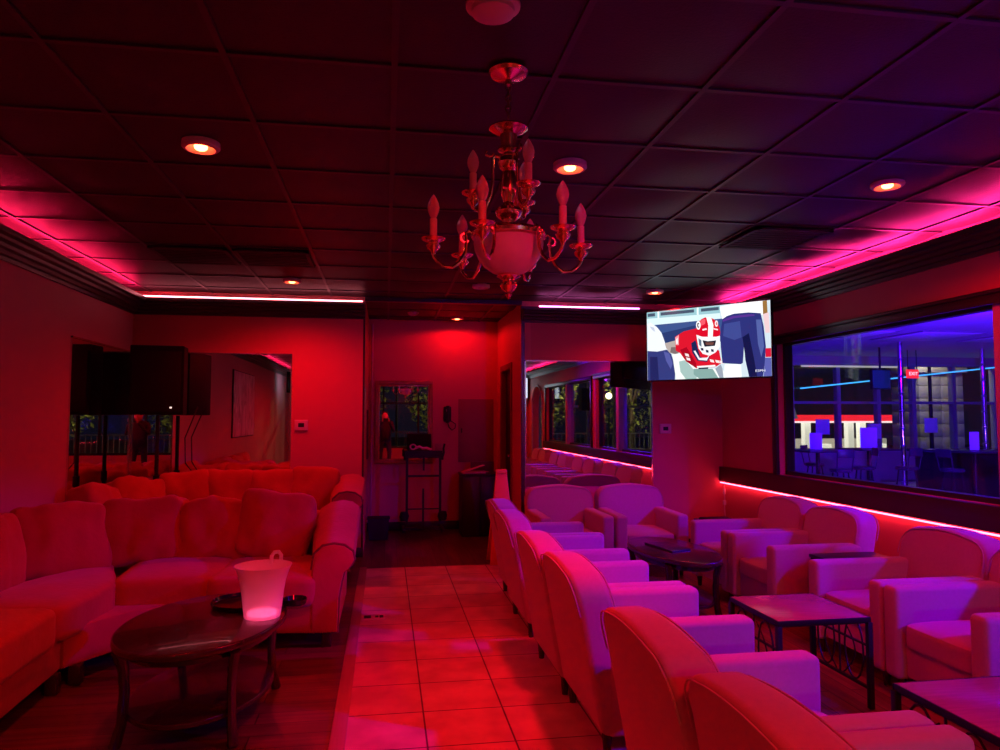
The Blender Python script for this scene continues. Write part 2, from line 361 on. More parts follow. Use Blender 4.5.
downlight(.91, .1, 'red recessed ceiling light behind the camera over the aisle', P=150*K, size=173, blend=.25)
downlight(2.69, -3.2, 'red recessed ceiling light near the front corner television', P=60*K)

downlight(-.867, .1, 'added red recessed ceiling light behind the camera over the left side', P=60*K)  # added out of view to brighten the left wall, canvas and sofa front
def vent(x, y, label, w=.56, d=.56, n=9):
    t = thing('ceiling_vent', label, 'vent', (x, y, ZC-.028))
    MB().box(-w/2, w/2, -d/2, -d/2+.03, 0, .012).box(-w/2, w/2, d/2-.03, d/2, 0, .012).box(-w/2, -w/2+.03, -d/2, d/2, 0, .012).box(w/2-.03, w/2, -d/2, d/2, 0, .012).build('frame', M_vent, t)
    q = MB()
    for k in range(n): yy = -d/2+.05+(d-.1)*k/(n-1); q.box(-w/2+.02, w/2-.02, yy-.004, yy+.010, .001, .006, M=None)
    q.box(-w/2+.02, w/2-.02, -d/2+.02, d/2-.02, .018, .020)
    q.build('louvre', M_vent, t)
vent(2.72, 4.70, 'dark square ceiling vent among the tiles left of the right-hand downlight')
vent(-.88, 5.9, 'black ceiling vent just before the small left-hand downlight')
vent(-1.48, 5.9, 'black ceiling vent nearer the left wall crown')

# smoke detector in the lobby and dome at the top edge
def detector(x, y, label, r, z=ZC-.006, m_=M_plast):
    t = thing('smoke_detector', label, 'smoke detector', (x, y, z))
    MB().lathe([(r, 0), (r, -.012), (r*.93, -.016)], n=28).build('base', m_, t)
    MB().lathe([(r*.8, -.014), (r*.78, -.032), (r*.55, -.042), (0, -.044)], n=28).build('cover', m_, t)
detector(.316, 8.75, 'small round smoke detector on the lobby ceiling', .068)
detector(.317, 2.14, 'pink-lit round ceiling dome above the chandelier canopy', .085)

# ------------------------------------------------------------------ chandelier
def chandelier():
    cx, cy = .437, 2.56
    t = thing('chandelier', 'brass chandelier with candle bulbs and frosted glass bowl over the aisle', 'chandelier', (cx, cy, 0))
    MB().lathe([(.02, 2.738), (.070, 2.736), (.074, 2.728), (.066, 2.716), (.03, 2.705), (.012, 2.698), (.012, 2.68), (0, 2.68)], n=32).build('canopy', M_brass, t)
    # chain of links
    q = MB(); z = 2.685; k = 0
    while z > 2.565:
        ring = [(.010*cos(a), 0, z-.012+.016*sin(a)) for a in [2*PI*i/10 for i in range(10)]]
        q.tube([tuple(RZ(PI/2*(k % 2)) @ Vector(p)) for p in ring], .0028, 6, closed=True); z -= .021; k += 1
    q.build('chain', mat('dark_chain', (.2, .12, .09), .4, .8), t)
    prof = [(.004, 2.59), (.070, 2.562), (.072, 2.556), (.060, 2.546), (.032, 2.532), (.028, 2.485), (.040, 2.478), (.040, 2.470), (.018, 2.462), (.018, 2.452),
            (.034, 2.440), (.040, 2.420), (.034, 2.400), (.020, 2.388), (.026, 2.375), (.032, 2.330), (.028, 2.290), (.018, 2.262), (.022, 2.252), (.046, 2.236),
            (.050, 2.224), (.044, 2.206), (.026, 2.190), (.022, 2.172), (.036, 2.158), (.036, 2.150), (.02, 2.142), (.02, 2.125), (0, 2.125)]
    prof = [(r_, 2.11+(z_-2.125)*.935) for r_, z_ in prof]
    MB().lathe(prof, n=28).build('column', M_brass, t)
    MB().lathe([(.02, 2.142), (.105, 2.137), (.128, 2.130), (.138, 2.118), (.136, 2.106), (.120, 2.100), (.06, 2.100), (0, 2.104)], n=40).build('rim', M_brass, t)
    bowl = [(.126, 2.098), (.128, 2.085), (.124, 2.06), (.112, 2.03), (.090, 2.000), (.062, 1.980), (.030, 1.970), (.0, 1.968)]
    MB().lathe(bowl, n=40).build('glass_bowl', M_alab, t, label='frosted alabaster glass bowl')
    MB().lathe([(.0, 1.974), (.040, 1.972), (.044, 1.964), (.030, 1.956), (.018, 1.950), (.030, 1.942), (.032, 1.930), (.022, 1.915), (.010, 1.905), (.013, 1.898), (.004, 1.884), (0, 1.880)], n=20).build('finial', M_brass, t)
    def candle(arm, r, a, z, h=.075):
        x, y = r*cos(a), r*sin(a)
        MB().lathe([(.0, -.060), (.006, -.056), (.010, -.044), (.022, -.034), (.026, -.022), (.016, -.012), (.040, -.002), (.044, .004), (.038, .004), (.012, -.002), (.0, -.002)], (x, y, z), 20).build('drip_cup', M_brass, arm)
        MB().cyl((x, y, z-.002), (x, y, z+h), .0135, n=14).build('candle_sleeve', M_cream, arm, label='cream candle sleeve')
        b = MB().lathe([(.008, 0), (.013, .008), (.020, .026), (.0225, .040), (.019, .058), (.011, .075), (.004, .086), (0, .090)], (x, y, z+h), 16).build('bulb', M_bulb, arm, label='clear flame-shaped bulb')
        MB().tube([(x-.004, y, z+h+.012), (x-.005, y, z+h+.045), (x, y, z+h+.052), (x+.005, y, z+h+.045), (x+.004, y, z+h+.012)], .0013, 5).build('filament', M_fil, arm) if False else None
    for k in range(6):
        a = math.radians(2+60*k); r = .275
        pr = [(.128, 2.122), (.150, 2.128), (.160, 2.110), (.146, 2.094)]
        P_ = [(.13, 2.116), (.146, 2.126), (.158, 2.118), (.156, 2.080), (.160, 2.045), (.178, 2.012), (.205, 1.990), (.238, 1.993), (.262, 2.012), (.272, 2.024), (.275, 2.038)]
        q = MB().tube([(r_*cos(a), r_*sin(a), z_) for r_, z_ in P_], .0062, 8)
        q.tube([((.160+.016*cos(b))*cos(a), (.160+.016*cos(b))*sin(a), 2.100+.016*sin(b)) for b in [PI*.5-i*.45 for i in range(10)]], .004, 6)
        arm = q.build('arm', M_brass, t)
        candle(arm, r, a, 2.088)
    for k in range(3):
        a = math.radians(53+120*k); r = .13
        P_ = [(.02, 2.405), (.05, 2.412), (.058, 2.400), (.058, 2.35), (.058, 2.31), (.066, 2.262), (.085, 2.216), (.108, 2.204), (.124, 2.212), (.130, 2.226)]
        q = MB().tube([(r_*cos(a), r_*sin(a), z_) for r_, z_ in P_], .0058, 8)
        q.tube([((.070+.014*cos(b))*cos(a), (.070+.014*cos(b))*sin(a), 2.422+.012*sin(b)) for b in [PI+i*.5 for i in range(9)]], .004, 6)
        arm = q.build('arm', M_brass, t)
        candle(arm, r, a, 2.270)
chandelier()

# ------------------------------------------------------------------ armchairs
def rounded_top(hw, zt, zb, r, arch=.012, taper=.0):
    """outline (y,z) of a chair back: wide, softly arched, round shoulders"""
    p = [(-hw+taper, zb), (hw-taper, zb), (hw, zb+.12), (hw, zt-r*1.5)]
    for k in range(1, 8): a = PI/2*k/8; p.append((hw-r+r*cos(a), zt-arch-r*1.0+r*sin(a)*1.0))
    for k in range(0, 9):
        u = 1-2*k/8; p.append(((hw-r)*u, zt-arch*u*u))
    for k in range(1, 8): a = PI/2+PI/2*k/8; p.append((-hw+r+r*cos(a), zt-arch-r+r*sin(a)))
    p.append((-hw, zt-r*1.5)); p.append((-hw, zb+.12))
    return p
def armchair(name, label, fab, group, zt=.797):
    t = thing(name, label, 'armchair', (0, 0, 0), 0, group)
    MB().box(-.30, .335, -.245, .245, .10, .27, .015).build('seat_base', fab, t)
    MB().cushion(.62, .475, .14, .18, 3, 9, .004, 10, T(.055, 0, .322)).build('seat_cushion', fab, t)
    for s in (-1, 1):
        MB().box(-.30, .385, .235*s if s > 0 else -.345, .345 if s > 0 else -.235, .085, .56, .028, 4).build('armrest', fab, t)
    # reclined back: outline pulled through its thickness, then sheared backward
    zb = .10
    def lean(x, z): return x-(z-zb)*.17-max(0, z-.62)*.10
    b = MB(); out = rounded_top(.340, zt, zb, .125, .020)
    b.prism(out, 0, -.33, -.17, .030, 4)
    b.v = [(lean(x, z), y*(1-.0*z), z) for x, y, z in b.v]
    bk = b.build('backrest', fab, t)
    q = MB()
    for xx in (-.330, -.170):
        seg = [(lean(xx, z), y, z) for y, z in out if z > .5]
        seg = sorted(seg, key=lambda p: 0) if False else seg
        q.tube([(x+(.004 if xx > -.2 else -.001), y*.982, z-.012) for x, y, z in seg], .0035, 6)
    q.build('piping', fab, bk)
    for x, y in ((-.29, -.29), (-.29, .29), (.32, -.29), (.32, .29)):
        MB().tube([(x, y, 0), (x, y, .10)], [.016, .024], 10).build('leg', M_dwood, t)
    return t
Lg = 'aisle row of armchairs'; 
L_spots = [
 (1.295, 5.77, 0.00, 'armchair farthest up the aisle row, right beside the cone sign'),
 (1.255, 5.07, 0.00, 'second armchair from the far end of the aisle row, level with the oval table'),
 (1.235, 4.07, 0.00, 'armchair just behind the light patch on the aisle tiles, first of the middle pair'),
 (1.248, 3.38, 0.00, 'aisle armchair facing the nearest side of the first square table, second of the middle pair'),
 (1.235, 2.29, 0.00, 'large foreground armchair second from the near end of the aisle row, seam along its top'),
 (1.262, 1.60, 0.00, 'armchair nearest the camera at the bottom edge, cut by the frame'),
]
chA = armchair('armchair', L_spots[0][3], M_fab, Lg)
for i, (x, y, rz, lb) in enumerate(L_spots):
    if i == 0: chA.location = (x, y, 0); continue
    dup(chA, None, (x, y, 0), rz, lb)
Rg = 'window row of armchairs'
R_spots = [
 (3.03, 5.715, 'armchair farthest along the window row, nearest the television corner'),
 (3.03, 5.015, 'second armchair of the far window pair, in front of the lit sill'),
 (3.03, 3.925, 'window-row armchair behind the first square table, its blue-lit arm beside a small dark table'),
 (3.03, 3.225, 'window-row armchair at the right edge with a bright violet seat'),
 (3.03, 2.125, 'window-row armchair behind the nearer square table, outside the frame'),
 (3.03, 1.425, 'window-row armchair level with the camera, seen only in the mirror'),
 (3.03, .325, 'window-row armchair just behind the camera, seen only in the mirror'),
 (3.03, -.375, 'last window-row armchair, seen only deep in the mirror'),
]
chR = armchair('armchair', R_spots[0][2], M_fab, Rg, .782)
for i, (x, y, lb) in enumerate(R_spots):
    if i == 0: chR.location = (x, y, 0); chR.rotation_euler = (0, 0, PI); continue
    dup(chR, None, (x, y, 0), PI, lb)
chF = dup(chR, None, (1.715, 6.74, 0), -PI/2, 'armchair facing the camera under the mirror, left of the end pair'); chF['group'] = 'armchairs at the end wall'
chG = dup(chR, None, (2.435, 6.74, 0), -PI/2-.03, 'armchair facing the camera, right of the end pair beside the television corner'); chG['group'] = 'armchairs at the end wall'

# ------------------------------------------------------------------ tables
def ell_prism(mb, a, b, z0, z1, bev, n=48, M=None):
    mb.prism([(a*cos(2*PI*k/n), b*sin(2*PI*k/n)) for k in range(n)], 2, z0, z1, bev, 3, M=M)
    return mb
def oval_table(label, loc, rz, a, b, h, shelf=.17, top=M_dwood):
    t = thing('coffee_table', label, 'coffee table', loc, rz)
    ell_prism(MB(), a, b, h-.035, h, .010).build('tabletop', top, t)
    ell_prism(MB(), a*.86, b*.86, h-.075, h-.034, .0).build('apron', top, t)
    ell_prism(MB(), a*.84, b*.84, shelf-.025, shelf, .006).build('shelf', top, t)
    for sx in (-1, 1):
        for sy in (-1, 1):
            P_ = [(.86, h-.04), (.80, h*.72), (.785, h*.5), (.80, h*.22), (.86, 0)]
            q = MB().tube([(sx*a*r*.80, sy*b*r*.74, z) for r, z in P_], [.034, .031, .029, .030, .034], 10, flat=.7)
            q.build('leg', top, t)
    return t
oval_table('dark oval coffee table with lower shelf between the far armchairs', (2.16, 5.27, 0), .04, .285, .57, .46, .15)
oval_table('large dark oval coffee table with lower shelf before the red sectional', (-.868, 3.80, 0), -.12, .375, .55, .46, .14)

def square_table(label, loc, rz, w=.49, d=.49, h=.455, g='square coffee tables between the armchair rows'):
    t = thing('coffee_table', label, 'coffee table', loc, rz, g)
    MB().box(-w/2, w/2, -d/2, d/2, h-.024, h-.004, .002).build('tabletop', M_twood, t)
    e = .008
    MB().box(-w/2-e, w/2+e, -d/2-e, -d/2, h-.03, h-.004, .002).box(-w/2-e, w/2+e, d/2, d/2+e, h-.03, h-.004, .002).box(-w/2-e, -w/2, -d/2, d/2, h-.03, h-.004, .002).box(w/2, w/2+e, -d/2, d/2, h-.03, h-.004, .002).box(-w/2, w/2, -d/2, d/2, h-.036, h-.025).build('rim', M_iron, t)
    for sx in (-1, 1):
        for sy in (-1, 1): MB().box(sx*w/2-.013, sx*w/2+.013, sy*d/2-.013, sy*d/2+.013, 0, h-.03, .002).build('leg', M_iron, t)
    for sx in (-1, 1):
        q = MB(); x = sx*w/2
        q.box(x-.007, x+.007, -d/2, d/2, .09, .104); q.box(x-.005, x+.005, -d/2, d/2, .30, .31) 
        q.cyl((x, 0, .1), (x, 0, h-.03), .005, n=8)
        for s2 in (-1, 1):
            q.tube([(x, s2*.12+.075*cos(a), .262+.155*sin(a)) for a in [2*PI*k/20 for k in range(20)]], .005, 6, closed=True)
            q.tube([(x, s2*(.03+.10*math.sin(u*PI)), .11+.28*u) for u in [k/10 for k in range(11)]], .004, 6)
        q.build('scroll_side', M_iron, t, label='curled black iron side panel')
    return t
tb = square_table('square wood-topped table with iron scroll sides, blue reflection on top', (2.165, 3.60, 0), 0)
square_table('square wood-topped table at the bottom right corner, partly out of frame', (2.155, 2.27, 0), 0)
def side_table(label, x, y, w, d, h):
    t = thing('side_table', label, 'side table', (x, y, 0), 0, 'small black side tables')
    MB().box(-w/2, w/2, -d/2, d/2, h-.022, h, .004).build('tabletop', M_black, t)
    for sx in (-1, 1):
        for sy in (-1, 1): MB().box(sx*(w/2-.02)-.012, sx*(w/2-.02)+.012, sy*(d/2-.02)-.012, sy*(d/2-.02)+.012, 0, h-.02).build('leg', M_iron, t)
    MB().box(-w/2+.02, w/2-.02, -d/2+.02, d/2-.02, .15, .165).build('shelf', M_black, t)
side_table('small dark side table between the two window-row armchair pairs', 3.12, 4.47, .48, .30, .52)
side_table('small black side table in the corner below the television', 3.17, 6.55, .36, .40, .47)
side_table('small side table hidden between the middle and near aisle armchairs', 1.27, 2.82, .45, .30, .44)
side_table('small side table in the gap beyond the middle aisle armchairs', 1.27, 4.57, .42, .26, .42)
tag(MB().box(-.14, .14, -.10, .10, 0, .022, .003).box(-.13, .13, -.09, .09, .022, .026).build('menu_book', M_blackmat, loc=(3.13, 6.53, .472)), 'flat black menu book on the corner side table', 'book')

# ------------------------------------------------------------------ sofas
def sofa_arm(mb, x, s, y0, y1, zt0, zt1, n=8, zb=.09, wid=.20):
    """flared roll arm; inner side at x, outer to x+s*wid; y0 = back, y1 = front; tops zt0 -> zt1"""
    def sec(zt):
        h = zt
        p = [(0, zb), (0, h-.16), (.015, h-.06), (.06, h-.012), (.12, h), (.18, h-.012), (.225, h-.05), (.235, h-.10), (.215, h-.14), (.18, h-.17), (.165, h-.24), (.15, h-.34), (.145, zb)]
        return p
    v = []; f = []; k = len(sec(1)); rings = []
    for i in range(n+1):
        u = i/n; e = u*u*(3-2*u); zt = zt0+(zt1-zt0)*e; y = y0+(y1-y0)*u
        sc = 1.0
        for j, (a, z) in enumerate(sec(zt)):
            if j < 4: a -= (.085, .075, .045, .02)[j]*(1-u)
            v.append((x+s*a*wid/.2*.86, y, z))
    # rounded front: one more, smaller ring
    c = [(a, z) for a, z in sec(zt1)]
    ca = .11; cz = zt1*.55
    for d_, q_ in ((.018, .97), (.026, .90)):
        for a, z in c: v.append((x+s*(ca+(a-ca)*q_)*wid/.2*.86, y1+(d_ if y1 > y0 else -d_), cz+(z-cz)*q_))
    n2 = n+2
    for i in range(n2):
        for j in range(k): f.append((i*k+j, i*k+(j+1) % k, (i+1)*k+(j+1) % k, (i+1)*k+j))
    f.append(tuple(range(k))); f.append(tuple(n2*k+j for j in range(k)))
    mb.add(v, f)
    return [(x+s*a*wid/.2*.86, y1+(.006 if y1 > y0 else -.006), z) for a, z in sec(zt1)[1:]]

def sectional():
    t = thing('sectional_sofa', 'near red L-shaped sectional sofa curving round the coffee table', 'sofa', (0, 0, 0))
    S = M_sofa
    # base modules: right run, corner wedge, left run
    MB().prism([(-1.10, 4.95), (-1.10, 5.70), (-.40, 5.70), (-.40, 4.72), (-.75, 4.76)], 2, .10, .31, .02).build('base', S, t)
    MB().prism([(-1.115, 4.96), (-1.115, 5.70), (-2.05, 5.70), (-2.48, 5.25), (-2.48, 4.28), (-1.70, 4.27), (-1.50, 4.60)], 2, .10, .31, .02).build('base', S, t)
    MB().prism([(-1.71, 4.255), (-2.48, 4.265), (-2.48, 2.95), (-1.66, 2.95)], 2, .10, .31, .02).build('base', S, t)
    # backs
    MB().prism([(-.42, 5.62), (-.42, 5.82), (-2.02, 5.82), (-2.10, 5.62)], 2, .10, .74, .05, 3).build('back_frame', S, t)
    MB().prism([(-2.10, 5.60), (-2.04, 5.82), (-2.50, 5.50), (-2.50, 5.20), (-2.38, 5.22)], 2, .10, .74, .04, 3).build('back_frame', S, t)
    MB().prism([(-2.30, 5.24), (-2.50, 5.24), (-2.50, 2.95), (-2.30, 2.95)], 2, .10, .74, .05, 3).build('back_frame', S, t)
    # seat cushions
    def seat(x, y, w, d, rz, seed, z=.362, h=.215): MB().cushion(w, d, h, .22, seed, 8, .010, 14, T(x, y, z) @ RZ(rz)).build('seat_cushion', S, t)
    seat(-.735, 5.10, .70, .80, -.05, 1); seat(-1.36, 5.17, .66, .80, .06, 2)
    q = MB().cushion(1.0, 1.0, .215, .2, 4, 8, .010, 14, None)
    # wedge: squeeze the front corner
    vv = []
    for x, y, z in q.v:
        u = (x+.5); w_ = (y+.5)
        # bilinear quad: A(front-right) B(back-right) Cc(back-left) D(front-left)
        A, B, Cc, D = Vector((-1.60, 4.75)), Vector((-1.90, 5.55)), Vector((-2.44, 4.15)), Vector((-1.655, 4.12))
        u = max(0, min(1, x+.5)); w_ = max(0, min(1, y+.5))
        p = (A*(1-u)+D*u)*(1-w_)+(B*(1-u)+Cc*u)*w_
        vv.append((p.x, p.y, z+.362))
    q.v = vv; q.build('seat_cushion', S, t)
    seat(-2.0, 3.76, .70, .72, .0, 6, .375, .23)
    # loose back cushions, tilted against the back
    def back(x, y, w, h, rz, tilt, seed, z=.66, th=.24, roll=0.):
        MB().cushion(w, h, th, .38, seed, 6, .036, 20, T(x, y, z) @ RZ(rz) @ RY(roll) @ RX(PI/2-tilt), pull=.04).build('back_cushion', S, t)
    back(-.78, 5.47, .50, .48, -.06, .28, 11, .665, .24, .12)
    back(-1.20, 5.53, .50, .45, .02, .22, 12, .64)
    back(-1.68, 5.50, .54, .47, .10, .25, 13, .645)
    back(-2.12, 5.20, .56, .47, .55, .25, 14, .64, .26)
    back(-2.28, 4.55, .60, .47, 1.5, .25, 15, .64)
    back(-2.28, 3.85, .60, .47, 1.57, .22, 16, .64); back(-2.28, 3.25, .56, .47, 1.57, .22, 17, .64)
    q = MB(); edge = sofa_arm(q, -.455, 1, 5.80, 4.74, .81, .655, zb=.10, wid=.265)
    ar = q.build('armrest', S, t)
    MB().tube(edge, .009, 6).build('piping', M_sofap, ar, label='dark welt round the arm front')
    for x, y in ((-.36, 4.80), (-.36, 5.72), (-1.05, 4.98), (-1.2, 5.0), (-1.66, 4.34), (-1.72, 4.2), (-1.72, 3.05), (-2.42, 3.05), (-2.0, 5.7)):
        MB().box(x-.03, x+.03, y-.03, y+.03, 0, .105, .004).build('leg', M_dwood, t)
sectional()
def sofa2():
    t = thing('sectional_sofa', 'far red sofa against the corner mirrors behind the near sectional', 'sofa', (0, 0, 0))
    S = M_sofa
    MB().box(-2.0, -.44, 6.55, 7.40, .10, .36, .02).build('base', S, t)
    MB().box(-2.45, -2.01, 5.95, 6.95, .10, .36, .02).build('base', S, t)
    MB().box(-1.98, -.44, 7.40, 7.58, .10, .80, .05, 3).build('back_frame', S, t)
    MB().box(-2.50, -2.34, 5.95, 7.0, .10, .78, .05, 3).build('back_frame', S, t)
    def seat(x, y, w, d, seed): MB().cushion(w, d, .19, .22, seed, 8, .010, 12, T(x, y, .43)).build('seat_cushion', S, t)
    seat(-.75, 6.98, .64, .85, 21); seat(-1.40, 6.98, .64, .85, 22); seat(-1.86, 6.96, .30, .80, 23); seat(-2.12, 6.35, .60, .80, 24)
    def back(x, y, w, h, rz, tilt, seed, z, th=.24, roll=0.):
        MB().cushion(w, h, th, .38, seed, 6, .036, 18, T(x, y, z) @ RZ(rz) @ RY(roll) @ RX(PI/2-tilt), pull=.04).build('back_cushion', S, t)
    back(-.68, 7.27, .46, .46, -.05, .25, 31, .725, .24, .10); back(-1.08, 7.28, .45, .46, .03, .25, 32, .72)
    back(-1.48, 7.28, .46, .44, .0, .22, 33, .725); back(-1.85, 7.20, .44, .46, .22, .3, 34, .72, .24, -.08)
    back(-2.16, 6.82, .48, .44, .9, .35, 35, .69, .24, .14); back(-2.28, 6.35, .55, .44, 1.45, .4, 36, .68, .24, .12)
    q = MB(); edge = sofa_arm(q, -.47, 1, 7.58, 6.55, .88, .80, zb=.10, wid=.27)
    ar = q.build('armrest', S, t)
    MB().tube(edge, .009, 6).build('piping', M_sofap, ar, label='dark welt round the arm front')
    for x, y in ((-.40, 6.62), (-.40, 7.50), (-2.38, 6.02), (-2.1, 6.02), (-1.9, 7.50)):
        MB().box(x-.03, x+.03, y-.03, y+.03, 0, .105, .004).build('leg', M_dwood, t)
sofa2()

# ------------------------------------------------------------------ on the left coffee table
t = thing('ice_bucket', 'frosted pink-lit plastic ice bucket on the large oval table', 'ice bucket', (-.60, 3.80, .461))
o_ = [(.0, 0), (.085, 0), (.088, .006), (.094, .05), (.102, .12), (.112, .18), (.126, .225), (.140, .255), (.137, .255), (.122, .222), (.108, .18), (.098, .12), (.090, .05), (.083, .010), (0, .010)]
MB().lathe(o_, n=40).build('body', M_frost, t)
MB().lathe([(0, .012), (.070, .012), (.072, .024), (0, .026)], n=28).build('light_base', mat('glow_base', (.9, .4, .5), .5, emit=(1, .10, .26), es=5), t, label='glowing light disc in the bucket base')
hv = MB()
hv.tube([(.020, .128, .235), (.020, .137, .272), (.032, .143, .290), (.055, .143, .292), (.068, .138, .275), (.068, .128, .235)], .010, 8)
hv.build('handle', M_frost, t)
t = thing('serving_tray', 'black round serving tray with raised rim behind the ice bucket', 'tray', (-.72, 4.07, .4605))
MB().lathe([(0, 0), (.165, 0), (.18, .004), (.186, .022), (.182, .024), (.172, .008), (.16, .005), (0, .005)], n=48).build('dish', mat('black_lacquer', (.012, .012, .016), .12), t)
tag(MB().lathe([(.0, 0), (.055, 0), (.062, .006), (.066, .030), (.060, .034), (.052, .012), (0, .010)], (-.47, 4.02, .461), 28).build('ashtray', MATS['black_lacquer']), 'small black glossy ashtray at the far right rim of the large oval table', 'ashtray')

# menu on the right oval table, coasters on it
tag(MB().prism([(-.10, -.20), (.09, -.17), (.12, .16), (-.07, .20)], 2, 0, .010, .002, M=RZ(.25)).build('menu_folder', noisy(mat('navy_folder', (.03, .03, .06), .25), 8, .1, 0), loc=(2.14, 5.32, .4615)), 'dark glossy folder lying on the far oval table', 'menu')

# ------------------------------------------------------------------ mirrors
t = thing('wall_mirror', 'frameless wall mirror on the left side wall in the corner', 'mirror', (XL, 0, 0))
MB().box(.001, .008, 6.32, 7.735, .80, 2.105).build('mirror_glass', M_mirror, t)
MB().box(.001, .014, 6.305, 6.32, .79, 2.12).box(.001, .014, 6.305, 7.74, 2.105, 2.12).build('edge_trim', M_chrome, t)
t = thing('wall_mirror', 'frameless mirror on the rear wall behind the far sofa and speaker', 'mirror', (0, YB, 0))
MB().box(XL+.012, -.985, -.008, -.001, .80, 2.105).build('mirror_glass', M_mirror, t)
MB().box(-.985, -.970, -.014, -.001, .79, 2.12).box(XL+.012, -.985, -.014, -.001, 2.105, 2.12).box(XL+.010, XL+.028, -.018, -.008, .8, 2.12).build('edge_trim', M_chrome, t)
t = thing('wall_mirror', 'large mirror on the rear wall above the two end armchairs, showing windows', 'mirror', (0, YB, 0))
MB().box(1.515, 2.945, -.008, -.001, .70, 2.072).build('mirror_glass', M_mirror, t)
MB().box(1.500, 1.515, -.014, -.001, .69, 2.087).box(2.945, 2.960, -.014, -.001, .69, 2.087).box(1.5, 2.96, -.014, -.001, 2.072, 2.087).build('edge_trim', M_chrome, t)
t = thing('framed_mirror', 'gilt-framed rectangular mirror on the lobby end wall', 'mirror', (.233, YA, 1.395))
w, h = .375, .54
MB().box(-w+.055, w-.055, -.018, -.010, -h+.055, h-.055).build('mirror_glass', M_mirror, t)
q = MB()
for (a0, a1, c0, c1) in ((-w, w, h-.055, h), (-w, w, -h, -h+.055), (-w, -w+.055, -h+.05, h-.05), (w-.055, w, -h+.05, h-.05)): q.box(a0, a1, -.035, -.001, c0, c1, .010, 3)
q.build('frame', M_gold, t)
q = MB()
for (a0, a1, c0, c1) in ((-w+.05, w-.05, h-.068, h-.055), (-w+.05, w-.05, -h+.055, -h+.068), (-w+.055, -w+.066, -h+.05, h-.05), (w-.066, w-.055, -h+.05, h-.05)): q.box(a0, a1, -.028, -.012, c0, c1, .003)
q.build('inner_bead', mat('gilt_bead', (.75, .6, .35), .25, 1), t)

# ------------------------------------------------------------------ television
def tv_obj(label, W=1.30, H=.735, BR=.86):
    t = thing('television', label, 'television')
    MB().box(-W/2, W/2, .004, .045, -H/2, H/2, .006).build('bezel', mat('tv_black', (.008, .008, .009), .25), t)
    MB().box(-.35, .35, .045, .075, -.25, .18, .01).build('back_cover', M_black, t)
    MB().box(-.04, .04, .07, BR, -.05, .05).box(-.09, .09, BR-.03, BR-.01, -.12, .12).build('wall_bracket', M_iron, t)
    return t
TX, TY, TZ = 3.095, 6.64, 2.192
tvc = (Vector((3.53, 6.15))-Vector((2.66, 7.13)))
tv = tv_obj('large television mounted across the rear corner showing a football player')
tv.location = (TX, TY, TZ); tv.rotation_euler = (0, 0, math.atan2(tvc.y, tvc.x))
# picture: flat coloured shapes on the lit screen
PC = {}
def pcol(r, g, b, s=1.0):
    k = (r, g, b)
    lin = tuple((c/255)**2.2 for c in k)
    n = 'screen_%d_%d_%d' % k
    if n not in MATS: mat(n, (0, 0, 0), .25, emit=lin, es=1.15, spec=.3)
    return MATS[n]
W2, H2 = 1.272, .708
def UV(x, y):
    u = (x-38)/908.; yt = 150-96*u if u < .96 else 58; yb = 640-20*u
    v = (y-yt)/(yb-yt); u = max(0, min(1, u)); v = max(0, min(1, v)); return (-W2/2+u*W2, H2/2-v*H2)
mats = []; pm = MB(); depth = [0.]
def poly(col, pts):
    mt = pcol(*col)
    if mt not in mats: mats.append(mt)
    depth[0] -= .00006
    pm.add([(UV(*p)[0], depth[0], UV(*p)[1]) for p in pts], [tuple(range(len(pts)))], mats.index(mt))
def oval(col, cx, cy, rx, ry, n=24, a0=0, a1=2*PI):
    poly(col, [(cx+rx*cos(a0+(a1-a0)*k/n), cy+ry*sin(a0+(a1-a0)*k/n)) for k in range(n)])
poly((205, 222, 232), [(38, 140), (946, 40), (946, 660), (38, 660)])
poly((150, 195, 205), [(38, 150), (600, 95), (600, 185), (38, 240)])
poly((215, 240, 242), [(38, 195), (600, 150), (600, 190), (38, 245)])
for a, b in ((45, 105), (150, 410), (462, 592)): poly((70, 85, 105), [(a, 186-a*.1), (b, 186-b*.1), (b, 163-b*.1), (a, 163-a*.1)])
for a in (125, 430): poly((235, 250, 250), [(a, 205-a*.1), (a+14, 205-a*.1), (a+14, 140-a*.1), (a, 140-a*.1)])
poly((58, 84, 138), [(90, 240), (620, 190), (620, 330), (600, 360), (160, 380)])
poly((40, 60, 110), [(150, 300), (420, 240), (420, 330), (180, 370)])
poly((235, 240, 245), [(40, 232), (70, 222), (120, 255), (155, 295), (180, 360), (200, 420), (120, 445), (40, 430)])
poly((190, 200, 220), [(60, 250), (95, 258), (105, 290), (80, 275)])
poly((52, 60, 120), [(40, 428), (120, 432), (195, 418), (230, 450), (250, 510), (262, 570), (255, 645), (40, 645)])
poly((36, 40, 92), [(60, 470), (120, 470), (130, 640), (60, 645)])
poly((84, 90, 160), [(170, 430), (215, 445), (240, 520), (225, 560), (190, 500)])
poly((178, 165, 160), [(180, 372), (260, 352), (300, 372), (310, 430), (265, 455), (215, 440), (190, 405)])
poly((120, 105, 105), [(230, 400), (300, 400), (308, 432), (262, 450), (222, 438)])
poly((240, 245, 240), [(238, 452), (330, 445), (430, 550), (560, 560), (610, 560), (645, 640), (265, 645)])
poly((160, 190, 185), [(290, 505), (340, 495), (430, 600), (420, 640), (340, 640), (300, 580)])
poly((130, 165, 160), [(400, 560), (540, 560), (580, 640), (440, 640), (400, 600)])
poly((214, 28, 48), [(262, 325), (330, 285), (430, 262), (460, 300), (590, 430), (605, 520), (560, 548), (420, 555), (345, 505), (300, 445), (266, 425)])
poly((165, 16, 36), [(300, 420), (350, 400), (420, 520), (420, 552), (345, 505)])
poly((238, 150, 160), [(262, 330), (292, 310), (290, 385), (266, 385)])
